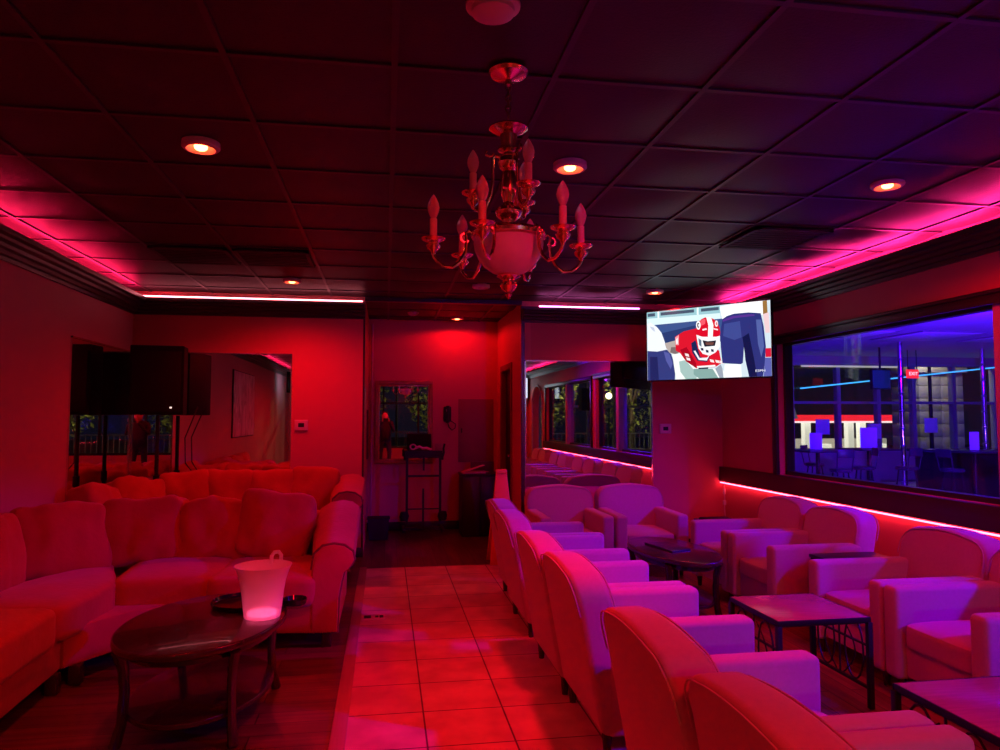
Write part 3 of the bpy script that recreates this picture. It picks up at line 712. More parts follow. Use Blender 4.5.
poly((250, 240, 240), [(268, 345), (282, 330), (284, 375), (270, 378)])
poly((28, 40, 84), [(385, 372), (418, 350), (450, 470), (490, 492), (525, 470), (500, 510), (430, 500), (392, 440)])
poly((235, 235, 240), [(402, 430), (415, 425), (446, 480), (500, 478), (520, 460), (500, 500), (440, 495)])
for a, b in ((335, 445), (345, 475), (520, 490), (560, 495), (590, 500)): poly((240, 225, 225), [(a, b), (a+28, b+6), (a+34, b+26), (a+6, b+20)])
poly((20, 30, 60), [(430, 548), (510, 546), (508, 560), (440, 562)])
poly((240, 240, 240), [(425, 540), (560, 532), (562, 546), (428, 553)])
oval((213, 20, 44), 510, 292, 90, 112)
poly((240, 90, 105), [(455, 205), (495, 190), (492, 230), (450, 250)])
poly((252, 252, 252), [(500, 180), (535, 178), (552, 240), (545, 330), (510, 330), (515, 240)])
oval((250, 250, 250), 441, 240, 17, 32); oval((70, 60, 66), 441, 240, 9, 19, a0=.7, a1=5.8); oval((250, 250, 250), 444, 240, 4, 10)
oval((250, 225, 228), 574, 228, 12, 24); oval((214, 90, 100), 576, 228, 5, 12)
poly((250, 235, 238), [(470, 268), (500, 262), (505, 272), (472, 280)]); poly((250, 235, 238), [(552, 262), (585, 268), (583, 278), (552, 270)])
poly((240, 242, 245), [(425, 310), (470, 325), (570, 325), (598, 318), (595, 400), (565, 440), (520, 465), (470, 450), (440, 410)])
poly((30, 30, 45), [(470, 350), (510, 358), (570, 352), (560, 392), (485, 398)])
poly((110, 70, 65), [(490, 366), (555, 366), (548, 384), (496, 386)])
poly((90, 110, 130), [(440, 335), (462, 350), (462, 400), (445, 385)])
for a, b in ((455, 405), (492, 420), (530, 415)): poly((40, 45, 70), [(a, b), (a+20, b+4), (a+22, b+22), (a+4, b+20)])
poly((252, 253, 254), [(600, 105), (700, 80), (895, 60), (900, 165), (800, 150), (690, 160), (618, 195)])
poly((46, 52, 118), [(618, 195), (650, 172), (700, 155), (800, 146), (882, 152), (900, 250), (912, 400), (905, 500), (890, 625), (795, 625), (772, 500), (765, 390), (755, 520), (740, 530), (612, 520), (602, 400), (600, 300)])
poly((62, 74, 142), [(630, 230), (740, 210), (750, 330), (700, 350), (620, 320)])
poly((24, 28, 72), [(755, 330), (800, 300), (830, 480), (850, 622), (797, 622), (775, 500)])
poly((86, 52, 140), [(618, 200), (690, 172), (800, 160), (840, 162), (840, 172), (700, 188), (620, 215)])
poly((82, 96, 160), [(850, 200), (885, 200), (900, 400), (880, 480), (860, 380)])
poly((248, 250, 248), [(628, 530), (742, 530), (745, 626), (622, 630)])
poly((150, 160, 175), [(560, 560), (600, 530), (612, 560), (618, 632), (590, 632)])
poly((235, 200, 205), [(896, 150), (935, 150), (940, 300), (912, 300)])
poly((210, 30, 60), [(910, 414), (946, 414), (946, 480), (908, 480)])
poly((90, 95, 170), [(905, 484), (946, 484), (946, 620), (893, 625)])
poly((150, 110, 60), [(896, 62), (925, 58), (928, 150), (898, 160)])
mats.append(pcol(250, 250, 255)); depth[0] -= .0001
x, z = UV(872, 580); text_mesh(pm, 'ESPN', .036, T(x, depth[0], z) @ RX(PI/2) @ Matrix.Diagonal((1.2, .8, 1, 1)), len(mats)-1, 0.)
pm.v = [(x, y+.0035, z) for x, y, z in pm.v]
me_ = bpy.data.meshes.new('screen'); me_.from_pydata(pm.v, [], pm.f)
for q in mats: me_.materials.append(q)
me_.polygons.foreach_set('material_index', pm.m)
so = bpy.data.objects.new('screen', me_); C.objects.link(so); so.parent = tv; so['label'] = 'lit screen with a crouching player in a red helmet'

M_scr2 = noisy(mat('distant_screen_picture', (.02, .02, .02), .3, emit=(.75, .85, .95), es=1.6), 5, .4, 0)
def simple_tv(label, loc, rz, W=1.0, H=.56):
    t = tv_obj(label, W, H, .30); t.location = loc; t.rotation_euler = (0, 0, rz)
    MB().box(-W/2+.015, W/2-.015, .001, .003, -H/2+.015, H/2-.015).build('screen', M_scr2, t)
simple_tv('television mounted in the front corner by the arch, seen in mirrors', (3.38, -3.75, 2.25), PI+.75)
simple_tv('television on the left wall near the front, seen in the corner mirror', (XL+.36, -2.55, 2.30), PI/2+.35+PI, .9, .5)

# ------------------------------------------------------------------ speaker on stand
t = thing('loudspeaker', 'black loudspeaker cabinet raised on a stand before the corner mirrors', 'speaker', (-2.15, 7.38, 1.480), .10)
MB().prism([(-.235, -.20), (.235, -.20), (.235, .02), (.15, .20), (-.15, .20), (-.235, .02)], 2, 0, .655, .012).build('cabinet', noisy(mat('speaker_shell', (.008, .007, .010), .6, spec=.2), 60, .2, .1), t)
MB().box(-.21, .21, -.212, -.202, .03, .60, .004).build('grille', noisy(mat('speaker_grille', (.010, .008, .014), .7, spec=.2), 200, .4, .4), t)
MB().box(.12, .14, -.2135, -.2115, .06, .075).build('badge', mat('white_badge', (.8, .8, .8), .3, emit=(1, .9, .8), es=1.0), t, label='tiny lit power light')
t = thing('speaker_stand', 'black tripod stand carrying the loudspeaker, standing beside the far sofa', 'stand', (-2.175, 7.40, 0))
MB().cyl((0, 0, .25), (0, 0, 1.475), .019).build('pole', M_iron, t)
MB().cyl((0, 0, .80), (0, 0, .90), .03).build('collar', M_iron, t)
for k in range(3):
    a = 2*PI*k/3+.5
    MB().cyl((0, 0, .82), (.085*cos(a), .085*sin(a), .03), .010).build('leg', M_iron, t)
cab = MB().tube([(-1.86, 7.60, 1.56), (-1.98, 7.62, 1.25), (-1.97, 7.62, 1.0), (-1.88, 7.66, .87), (-1.80, 7.68, .84), (-1.78, 7.68, .40)], .006, 6).build('speaker_cable', M_cable)
tag(cab, 'thin black cable drooping behind the loudspeaker', 'cable')

# ------------------------------------------------------------------ thermostats, switches, phone, panel
def thermostat(label, x, y, z):
    t = thing('thermostat', label, 'thermostat', (x, y, z))
    MB().box(-.068, .068, -.026, -.001, -.055, .055, .008, 3).build('body', M_plast, t)
    MB().box(-.03, .03, -.0275, -.025, -.02, .022).build('display', mat('lcd_dark', (.03, .04, .05), .2), t, label='dark little display')
thermostat('white square thermostat right of the corner mirror', -.868, YB, 1.375)
thermostat('white square thermostat on the rear wall below the television', 3.11, YB, 1.33)
t = thing('wall_telephone', 'black wall telephone between the framed mirror and the grey panel', 'telephone', (.80, YA, 1.50))
MB().box(-.05, .05, -.045, -.001, -.10, .10, .012).build('body', M_black, t)
MB().tube([(0, -.075, .105), (.004, -.085, .05), (.0, -.085, -.05), (0, -.075, -.11)], [.026, .015, .015, .026], 10).build('handset', M_black, t)
MB().box(-.018, .018, -.0475, -.045, .035, .065).build('keypad', M_plast, t)
MB().tube([(.0, -.05, -.10), (.02, -.05, -.17), (.06, -.04, -.21), (.10, -.04, -.18), (.11, -.03, -.13), (.05, -.02, -.09)], .007, 6).build('cord', M_black, t)
t = thing('electrical_panel', 'flat grey-red electrical panel cover on the lobby end wall', 'panel', (1.18, YA, 1.285))
MB().box(-.235, .235, -.012, -.001, -.415, .415, .004).build('frame', noisy(mat('panel_paint', (.30, .12, .13), .5), 6, .1, 0), t)
MB().box(-.215, .215, -.020, -.010, -.39, .39, .003).build('panel_door', MATS['panel_paint'], t)
MB().box(-.20, -.185, -.028, -.019, -.03, .03, .002).build('latch', M_iron, t)
t = thing('switch_plate', 'small double light switch on the lobby wall under the telephone', 'light switch', (.70, YA, 1.06))
MB().box(-.058, .058, -.008, -.001, -.057, .057, .003).build('plate', mat('switch_paint', (.5, .2, .2), .5), t)
for sx in (-.024, .024): MB().box(sx-.010, sx+.010, -.014, -.007, -.022, .022, .002).build('rocker', MATS['switch_paint'], t)
t = thing('pipe_conduit', 'vertical painted conduit on the left side of the lobby', 'pipe', (AL+.05, 9.40, 0))
MB().cyl((0, 0, .11), (0, 0, 2.66), .014).build('pipe', mat('pipe_paint', (.5, .3, .3), .35, .3), t)
for z in (.9, 1.25, 1.9): MB().cyl((0, 0, z), (0, 0, z+.03), .019).build('clamp', MATS['pipe_paint'], t)
tag(MB().box(AL+.001, AL+.02, 8.9, 9.28, .95, 1.55, .004).build('notice_board', noisy(mat('board_paint', (.13, .03, .035), .6), 8, .1, 0)), 'dark flat board on the left side wall of the lobby', 'board')
t = thing('floor_outlet', 'small white plate with two dark sockets set in the aisle tiles', 'outlet', (-.075, 5.42, .0005))
MB().box(-.085, .085, -.062, .062, 0, .004, .001).build('plate', mat('outlet_plate', (.7, .5, .48), .4), t)
MB().box(-.068, -.018, -.035, .035, .003, .006).build('socket', M_black, t)
MB().box(.012, .034, -.022, .022, .003, .006).box(.044, .070, -.030, .030, .003, .006).build('socket', M_black, t)

# ------------------------------------------------------------------ lobby stand, laptop, cable, bin, cabinet, sign
t = thing('host_stand', 'tall black metal stand with a tray in front of the gilt mirror', 'stand', (.47, 9.16, 0))
MB().box(-.22, .22, -.16, .16, 1.005, 1.03, .006).build('tray', mat('tray_wood', (.45, .10, .08), .3), t, label='reddish tray top')
MB().box(-.23, .23, -.18, -.165, .97, 1.045).box(-.22, .22, -.16, .16, .955, .965).build('tray_frame', M_iron, t)
for sx in (-1, 1): MB().box(sx*.205-.015, sx*.205+.015, -.145, -.115, .15, 1.0).box(sx*.225-.02, sx*.225+.02, -.15, -.11, .93, 1.02, .006).build('post', M_iron, t)
MB().box(-.20, .20, -.14, -.12, .72, .745).build('cross_bar', M_iron, t); MB().box(-.20, .20, -.14, -.12, .32, .335).build('cross_bar', M_iron, t)
MB().box(-.012, .012, -.06, -.036, .06, .57).box(-.012, .012, -.15, -.13, .80, 1.0).build('centre_pole', M_iron, t)
MB().tube([(.23, -.13, .95), (.25, -.13, 1.02), (.245, -.13, 1.07), (.26, -.13, 1.13)], .013, 8).build('handle', M_iron, t)
for sx in (-1, 1):
    MB().box(sx*.24-.018, sx*.24+.018, -.20, .18, .05, .09, .004).build('foot', M_iron, t)
    MB().lathe([(0, -.06), (.045, -.055), (.06, 0), (.045, .055), (0, .06)], (sx*.235, -.13, .24), 14).build('weight', M_blackmat, t)
MB().box(-.24, .24, -.02, .02, .05, .085).build('base_bar', M_iron, t)
t = thing('laptop', 'open black laptop on the tall lobby stand', 'laptop', (.43, 9.22, 1.031))
MB().box(-.15, .15, -.11, .10, 0, .016, .004).build('keyboard_base', M_blackmat, t)
MB().box(-.15, .15, .10, .115, .01, .215, .004).build('laptop_lid', M_blackmat, t)
lo = MB().tube([(.34+.035*cos(a), 9.085, 1.09+.030*sin(a)) for a in [2*PI*k/16 for k in range(16)]], .010, 8, closed=True)
lo.tube([(.37, 9.085, 1.075), (.42, 9.08, 1.095), (.46, 9.085, 1.07), (.51, 9.085, 1.075), (.57, 9.085, 1.052)], .016, 8)
tag(lo.build('headset', mat('white_vinyl', (.85, .6, .6), .4)), 'white curled headset lying on the lobby stand tray', 'headset')
t = thing('waste_bin', 'small black rectangular waste bin at the left of the lobby', 'waste bin', (-.075, 8.86, 0))
q = MB().prism([(-.125, -.10), (.125, -.10), (.125, .10), (-.125, .10)], 2, 0, .25, .008); q.v = [(x*(.88+.12*z/.25), y*(.88+.12*z/.25), z) for x, y, z in q.v]
q.build('body', M_blackmat, t); MB().box(-.135, .135, -.11, .11, .245, .262, .006).build('rim', M_blackmat, t)
t = thing('cabinet', 'black waist-high cabinet on the right of the lobby', 'cabinet', (1.155, 9.02, 0))
MB().box(-.225, .225, -.18, .20, .0, .74, .006).build('body', M_black, t)
MB().box(-.24, .24, -.20, .21, .74, .765, .005).build('cabinet_top', M_black, t)
MB().box(-.215, -.003, -.192, -.181, .03, .72, .003).build('door', M_black, t); MB().box(.003, .215, -.192, -.181, .03, .72, .003).build('door', M_black, t)
papm = noisy(mat('paper', (.75, .55, .5), .7), 8, .1, 0)
tag(MB().box(-.16, .13, -.11, .10, 0, .014).box(-.13, .15, -.12, .08, .014, .020, M=RZ(.2)).prism([(-.15, .02), (.10, .10), (.12, .10), (-.13, .02)], 1, -.12, .02).build('paper_stack', papm, loc=(1.10, 8.99, .7655)), 'loose stack of red-lit papers on top of the lobby cabinet', 'papers')
tag(MB().box(0, .30, -.012, .012, 0, .13, .003).build('clipboard', mat('board_brown', (.10, .03, .03), .5), loc=(1.07, 9.16, .766)), 'dark clipboard standing behind the papers on the lobby cabinet', 'clipboard')
t = thing('cone_sign', 'tall orange plastic caution cone sign behind the farthest aisle armchair', 'caution sign', (1.165, 7.27, 0))
M_cone = noisy(mat('orange_plastic', (.85, .30, .10), .4), 10, .06, 0)
for s in (-1, 1):
    q = MB().prism([(-.135, 0), (.135, 0), (.055, .90), (-.055, .90)], 1, -.008, .008, .003); q.v = [(x, y+s*.13*(1-z/.92), z) for x, y, z in q.v]
    q.build('panel', M_cone, t)
MB().box(-.055, .055, -.03, .03, .885, .93, .01).build('handle', M_cone, t)
q = MB().box(-.04, .0, -.004, .004, .22, .27).build('symbol', M_black, t); q.location = (.02, -.115, 0)
q['label'] = 'dark printed symbol'

# LED power lead and plug hanging in the corner
t = thing('power_lead', 'white LED power lead with plug hanging in the rear corner by the sill', 'cable', (XR-.05, YB-.12, 0))
MB().tube([(0, 0, .72), (-.004, 0, .64), (.003, 0, .56), (0, 0, .44), (.01, 0, .30), (.02, .03, .12)], .006, 8).build('cord', M_plast, t)
MB().box(-.014, .014, -.012, .012, .60, .66, .003).build('connector', M_plast, t); MB().box(-.016, .016, -.014, .014, .48, .53, .003).build('plug', M_plast, t)

# picture on the left wall (seen in the corner mirror)
M_art = mat('brushed_canvas', (.5, .5, .55), .35, 0.); nt = M_art.node_tree; N = nt.nodes; L = nt.links
tc = N.new('ShaderNodeTexCoord'); mp = N.new('ShaderNodeMapping'); mp.inputs['Scale'].default_value = (1, 2.2, .8); wv = N.new('ShaderNodeTexNoise'); wv.inputs['Scale'].default_value = 2.2; wv.inputs['Distortion'].default_value = 2.5
cr = N.new('ShaderNodeValToRGB'); cr.color_ramp.elements[0].color = (.35, .32, .38, 1); cr.color_ramp.elements[0].position = .35; cr.color_ramp.elements[1].color = (.85, .85, .9, 1); cr.color_ramp.elements[1].position = .62
L.new(tc.outputs['Object'], mp.inputs['Vector']); L.new(mp.outputs['Vector'], wv.inputs['Vector']); L.new(wv.outputs['Fac'], cr.inputs['Fac']); L.new(cr.outputs['Color'], N['Principled BSDF'].inputs['Base Color'])
t = thing('wall_picture', 'silvery abstract canvas on the left wall, reflected in the corner mirror', 'picture', (XL, 1.95, 1.75))
MB().box(.002, .03, -.95, .95, -.62, .50, .003).build('canvas', M_art, t)
MB().box(.001, .022, -.965, .965, -.635, .515).build('frame', M_iron, t)

# ------------------------------------------------------------------ neighbouring glazed bar room beyond the windows
PX0, PX1, PY0, PY1 = XR+.15, 14.6, -6.0, 15.0
M_pfloor = noisy(mat('bar_room_floor', (.5, .48, .52), .35), 2, .2, .05)
M_pceil = noisy(mat('bar_room_ceiling', (.55, .53, .60), .7), 5, .05, .1, bscale=60)
M_pwall = noisy(mat('bar_room_wall', (.25, .22, .26), .6), 4, .1, .05)
M_alu = mat('storefront_aluminium', (.30, .30, .33), .4, .4)
struct(MB().box(PX0, PX1, PY0, PY1+.2, -.06, -.001).build('floor', M_pfloor))
struct(MB().box(PX0, PX1+.1, PY0-.1, PY1+.2, 2.86, 2.96).build('ceiling', M_pceil))
struct(MB().box(PX1, PX1+.12, PY0, PY1+.1, 0, 2.9).build('wall_east', M_pwall))
struct(MB().box(PX0-.1, 8.7, PY1, PY1+.12, 0, 2.9).box(PX0-.1, PX0, YB+.12, PY1, 0, 2.9).build('wall_north', M_pwall))
def storefront(nm, y, xa, xb, posts, zb=.68, zt=2.70, mid=1.80, face=1):
    struct(MB().box(xa, xb, y-.06, y+.06, 0, zb).box(xa, xb, y-.06, y+.06, zt, 2.88).build('wall_'+nm, M_pwall))
    w = struct(MB().box(xa, xb, y-.006, y+.006, zb, zt).build('window_'+('4' if nm == 'storefront_north' else '5'), M_glass))
    q = MB()
    for p in posts: q.box(p-.045, p+.045, y-.07, y+.07, zb, zt)
    q.box(xa, xb, y-.06, y+.06, mid-.03, mid+.03).box(xa, xb, y-.06, y+.06, zb, zb+.06).box(xa, xb, y-.06, y+.06, zt-.06, zt)
    q.build('storefront_frame', M_alu, w)
storefront('storefront_north', PY1, 8.7, PX1, (9.0, 10.15, 11.15, 12.05, 13.1, 14.2))
storefront('storefront_south', PY0, PX0, PX1, (4.6, 6.15, 7.0, 8.2, 9.6, 11), zb=.45)
# chrome floor-to-ceiling poles
for x, y, lb in ((9.42, 12.0, 'chrome floor-to-ceiling pole left of the exit sign beyond the window'), (12.03, 12.95, 'chrome floor-to-ceiling pole at the right end of the window view')):
    t = thing('chrome_pole', lb, 'pole', (x, y, 0), 0, 'chrome poles')
    MB().cyl((0, 0, 0), (0, 0, 2.86), .045, n=20).build('tube', M_chrome, t)
    for k in range(8): MB().lathe([(.045, -.02), (.055, 0), (.045, .02)], (0, 0, .3+.32*k), 16).build('ring', M_chrome, t)
# exit sign
t = thing('exit_sign', 'red lit exit sign hanging beyond the window', 'exit sign', (10.75, 13.35, 2.36), math.radians(-38)*0)
MB().box(-.125, .125, -.03, .03, -.09, .09, .006).build('housing', mat('exit_face', (.3, .02, .02), .4, emit=(1, .02, .03), es=1.4), t)
q = MB(); text_mesh(q, 'EXIT', .10, T(0, -.034, 0) @ RX(PI/2)); q.build('lettering', mat('exit_letters', (.9, .5, .5), .4, emit=(1, .35, .30), es=3), t, label='EXIT in pale red letters')
MB().cyl((-.1, 0, .1), (-.1, 0, .50), .008).cyl((.1, 0, .1), (.1, 0, .50), .008).build('hanger', M_iron, t)
# cyan LED tube slanting across the ceiling
tag(MB().cyl((9.0, 14.6, 2.10), (13.9, 14.4, 2.62), .014, n=10).build('light_tube', mat('cyan_led', (.1, .4, .6), .4, emit=(.05, .42, .85), es=1.6)), 'slanting cyan light tube beyond the window', 'light strip')
tag(MB().box(9.1, 11.5, 14.7, 14.72, 2.585, 2.625).build('light_strip', mat('cream_led', (.5, .5, .3), .4, emit=(.75, .72, .45), es=.55)), 'dim cream light strip above the dark storefront panes', 'light strip')
for i, (x, y) in enumerate(((7.55, 11.0), (9.15, 11.0), (10.9, 11.0), (12.6, 11.0), (5.6, 8.5))):
    t = thing('ceiling_light_panel', ['pale unlit ceiling panel at the left end beyond the window', 'pale unlit ceiling panel above the left storefront panes', 'pale unlit ceiling panel above the exit sign', 'pale unlit ceiling panel at the right end beyond the window', 'pale unlit ceiling panel out of sight behind the television'][i], 'ceiling panel', (x, y, 2.835), 0, 'ceiling light panels beyond the windows')
    MB().box(-.55, .55, -.6, .6, .0, .02, .003).build('diffuser', mat('diffuser', (.75, .78, .80), .5), t); MB().box(-.6, .6, -.65, .65, .006, .024).build('frame', M_alu, t)
# high tables with stools
M_tb = mat('bar_table_black', (.03, .03, .04), .3)
def high_table(label, x, y):
    t = thing('bar_table', label, 'bar table', (x, y, 0), 0, 'high tables beyond the window')
    MB().box(-.38, .38, -.38, .38, .86, .89, .008).build('tabletop', M_tb, t)
    MB().cyl((0, 0, .02), (0, 0, .86), .035).build('pedestal', M_iron, t)
    MB().lathe([(.0, 0), (.25, 0), (.24, .02), (.04, .04), (0, .04)], n=24).build('base', M_iron, t)
    return t
def stool(label, x, y, rz):
    t = thing('bar_stool', label, 'bar stool', (x, y, 0), rz, 'bar stools beyond the window')
    MB().lathe([(.0, 0), (.17, 0), (.18, .03), (.165, .055), (0, .06)], (0, 0, .56), 20).build('seat', M_tb, t)
    for k in range(4):
        a = PI/4+PI/2*k; MB().cyl((.20*cos(a), .20*sin(a), 0), (.12*cos(a), .12*sin(a), .57), .013, n=8).build('leg', M_iron, t)
    MB().tube([(.165*cos(a), .165*sin(a), .22) for a in [2*PI*k/16 for k in range(16)]], .009, 6, closed=True).build('footrest', M_iron, t)
    q = MB(); 
    for s in (-1, 1): q.tube([(-.14, s*.12, .58), (-.18, s*.13, .78), (-.21, s*.13, .92)], .010, 6)
    q.prism([(-.14, .80), (.14, .80), (.13, .94), (-.13, .94)], 0, -.215, -.19, .006)
    q.build('backrest', M_tb, t)
    return t
ht = high_table('high black table nearest the left storefront panes', 7.45, 11.6)
dup(ht, None, (8.8, 12.1, 0), 0, 'high black table in the middle beyond the window'); dup(ht, None, (10.0, 11.0, 0), 0, 'high black table right of the chrome pole beyond the window')
st = None
for x, y, rz, lb in ((6.75, 11.5, 0, 'bar stool left of the nearest-left high table'), (7.4, 10.9, 1.4, 'bar stool in front of the leftmost high table'), (8.15, 11.35, 2.9, 'bar stool between the left and middle high tables'),
                 (8.85, 11.2, 1.7, 'bar stool in front of the middle high table'), (9.3, 10.7, .2, 'bar stool left of the right-hand high table'), (10.05, 10.2, 1.5, 'bar stool in front of the right-hand high table'), (7.9, 12.4, -1, 'bar stool at the back between the high tables')):
    if st is None: st = stool(lb, x, y, rz)
    else: dup(st, None, (x, y, 0), rz, lb)
for i, (x, y, z, w_, h_, lb) in enumerate(((7.42, 11.6, .89, .20, .30, 'upright blue-lit menu holder on the leftmost high table'), (8.8, 12.1, .89, .28, .38, 'upright blue-lit menu holder on the middle high table'), (10.0, 11.0, .89, .14, .32, 'narrow blue-lit menu holder on the right-hand high table'))):
    t = thing('menu_holder', lb, 'menu holder', (x, y, z), -.6, 'menu holders beyond the window')
    MB().box(-w_/2, w_/2, -.006, .006, .01, h_, .002).build('sheet', mat('blue_lit_paper', (.55, .55, .75), .5), t); MB().box(-w_/2, w_/2, -.05, .05, 0, .012).build('foot', M_iron, t)
for i, (x, z, lb) in enumerate(((9.72, 1.25, 'small square notice stuck on the left storefront pane'), (12.45, 1.28, 'small square notice stuck on the pane before the stone pillar'), (11.0, 1.15, 'small round notice stuck on the storefront beside the pole'))):
    tag(MB().box(-.17, .17, -.004, .004, -.17, .17, .003).build('notice_sheet', MATS['blue_lit_paper'], loc=(x, PY1-.08, z)), lb, 'notice')
# bar counter
t = thing('bar_counter', 'dark bar counter low at the right beyond the window', 'bar counter', (0, 0, 0))
MB().box(9.9, 12.6, 11.6, 12.3, 0, .82, .01).build('front_panel', M_black, t); MB().box(9.8, 12.7, 11.5, 12.4, .82, .87, .01).build('countertop', mat('bar_top_gloss', (.05, .05, .07), .12), t)
# wall television beside the pole and speaker hanging in the south part
t = thing('hanging_speaker', 'black loudspeaker hanging by the patio windows, seen in the mirror', 'speaker', (5.35, -3.4, 1.95))
MB().box(-.17, .17, -.16, .16, -.3, .3, .015).build('cabinet', M_blackmat, t); MB().cyl((0, 0, .3), (0, 0, .95), .012).build('hanger', M_iron, t)
t = thing('ceiling_monitor', 'dark monitor hanging beside the chrome pole beyond the window', 'monitor', (9.75, 13.0, 2.22), .2)
MB().box(-.25, .25, -.03, .03, -.2, .2, .008).build('case', M_black, t); MB().cyl((0, 0, .2), (0, 0, .64), .02).build('hanger', M_iron, t)
MB().box(-.23, .23, -.034, -.030, -.18, .18).build('screen', mat('blue_screen', (.02, .03, .1), .3, emit=(.01, .03, .25), es=.3), t)
t = thing('globe_lamp', 'warm glowing globe lamp outside the windows, seen in the mirror', 'lamp', (7.0, -6.6, 0))
MB().cyl((0, 0, -.05), (0, 0, 2.05), .03).build('post', M_iron, t)
MB().lathe([(0, -.1)]+[(.1*cos(a), .1*sin(a)) for a in [(-PI/2+PI*k/10) for k in range(1, 10)]]+[(0, .1)], (0, 0, 2.15), 18).build('globe', mat('globe_glow', (.9, .8, .6), .4, emit=(1, .75, .35), es=14), t)

# blue stage lights on the bar-room ceiling
def par(label, x, y, z, tx, ty, tz, P, col=(.10, .05, 1.0), size=100, r=.06):
    t = thing('par_light', label, 'stage light', (x, y, z), 0, 'blue stage lights')
    dv = (Vector((tx, ty, tz))-Vector((x, y, z))).normalized(); R_ = dv.to_track_quat('-Z', 'Y').to_matrix().to_4x4()
    MB().lathe([(0, .16), (.05, .155), (.07, .12), (.075, -.02), (.068, -.02), (.066, .05), (0, .06)], n=20, M=R_).build('can', M_iron, t)
    MB().lathe([(0, .002), (.062, 0), (.062, -.004), (0, -.004)], n=20, M=R_).build('lens', mat('blue_lens', (.1, .1, .5), .3, emit=(.12, .08, 1), es=14), t)
    MB().cyl((0, 0, .0), (0, 0, 2.86-z), .010).build('yoke', M_iron, t)
    l = bpy.data.lights.new('par_spot', 'SPOT'); l.energy = P; l.color = col; l.spot_size = math.radians(size); l.spot_blend = .6; l.shadow_soft_size = r
    o = bpy.data.objects.new('par_spot', l); C.objects.link(o); o.parent = t; o.location = tuple(dv*.03); o.rotation_mode = 'QUATERNION'; o.rotation_quaternion = dv.to_track_quat('-Z', 'Y')
BL = (.07, .0, 1.0)
par('blue stage lamp shining low across the room through the window', 6.6, 3.9, 2.35, .9, 4.9, .0, 900, BL, 30)
par('blue stage lamp just outside the first window', 4.95, 2.95, 2.50, 2.7, 5.2, .3, 330, BL, 70)
par('blue stage lamp just outside the second window', 4.85, .6, 2.50, 2.7, 3.7, .3, 780, BL, 62)
par('blue stage lamp washing the bar room floor and stools', 7.2, 7.4, 2.5, 9.0, 11.5, .2, 1700, BL, 130)
par('blue stage lamp on the bar room floor washing its ceiling', 8.0, 5.6, .9, 11.0, 11.5, 2.86, 650, (.13, .03, 1), 95)
par('violet stage lamp on the lounge ceiling behind the camera', 2.3, -2.2, 2.45, 2.35, 5.0, .85, 115, col=(.30, .0, 1.0), size=52)

# ------------------------------------------------------------------ outdoors
M_asph = noisy(mat('asphalt', (.06, .06, .06), .8), 2, .2, .1)
tag(MB().box(-40, 90, PY1+.3, 100, -2.8, -2.7).build('ground', M_asph), 'x', 'x')
g = bpy.data.objects['ground']; del g['label']; del g['category']; g['kind'] = 'structure'
g = MB().box(-30, 40, -40, PY0-.2, -.3, -.1).build('ground', M_asph); struct(g)
struct(MB().box(6, 24, PY1+.2, 18.5, -.3, -.05).build('ground', noisy(mat('patio_concrete', (.3, .29, .27), .8), 3, .2, .1)))
t = thing('gas_station', 'lit petrol station with red and white canopy far beyond the window', 'building', (0, 0, 0))
Mred = mat('red_canopy_light', (.5, .02, .02), .5, emit=(1, .02, .03), es=1.5); Mwh = mat('white_canopy_light', (.8, .8, .7), .5, emit=(1, .80, .70), es=1.6)
MB().box(31, 49.5, 58, 64, 1.18, 1.72).build('canopy_fascia', Mred, t); MB().box(31, 49.3, 58.1, 63.9, 1.02, 1.20).build('canopy_soffit', Mwh, t)
Mcol = mat('lit_column', (.8, .8, .7), .5, emit=(.9, .85, .6), es=.9)  # own glow stands in for canopy light falling on columns and pumps
for x in (34.4, 37.0, 41.2, 42.4, 46.6, 48.4): MB().box(x-.28, x+.28, 59, 59.6, -2.7, 1.05).build('column', Mcol, t)
MB().box(30, 50, 66, 66.5, -2.7, -.6).build('shop_front', mat('shop_glow', (.6, .6, .5), .5, emit=(.75, .75, .5), es=.30), t)
for x in (35.5, 39.5, 45, 47.8): MB().box(x-.45, x+.45, 60, 60.8, -2.7, -.9, .05).build('pump', Mcol, t)
t = thing('wall_billboard', 'grey slanted roof sign left of the petrol station', 'sign', (33.6, 57, 1.7))
MB().prism([(-1.6, -.3), (1.2, -.3), (.4, 2.0), (-1.6, 2.3)], 1, -.1, .1).build('sign_face', noisy(mat('sign_grey', (.4, .4, .4), .5, emit=(.4, .45, .5), es=.22), 1, .5, 0), t); MB().box(-.2, .0, -.05, .05, -4.4, -.3).build('post', M_iron, t)
t = thing('stone_pillar', 'broad stone-clad pillar outside the storefront glass', 'pillar', (13.75, 16.6, 0))
Ms = noisy(mat('stone_blocks', (.42, .38, .32), .8), 6, .3, .4)
for k in range(9):
    z0 = -.3+k*.32
    for j in range(2): MB().box(-.62+j*.63-(k % 2)*.0, -.005+j*.63, -.5, .5, z0, z0+.315, .01).build('stone_course' if False else 'block', Ms, t)
MB().box(-.7, .7, -.58, .58, 2.58, 2.75, .01).build('capstone', Ms, t)
def fence(label, y, x0, x1, z0=-.1, z1=.62):
    t = thing('railing', label, 'railing', (0, y, 0))
    MB().box(x0, x1, -.02, .02, z1-.04, z1).box(x0, x1, -.02, .02, z0+.1, z0+.13).build('rail', M_railm, t)
    q = MB(); n = int((x1-x0)/.16)
    for k in range(n+1): x = x0+.16*k; q.box(x-.010, x+.010, -.010, .010, z0+.1, z1)
    q.build('balusters', M_railm, t)
M_railm = noisy(mat('railing_paint', (.28, .28, .28), .5), 5, .2, 0)
fence('metal railing outside in front of the petrol station', 18.3, 9.5, 22.0, -.1, .62)
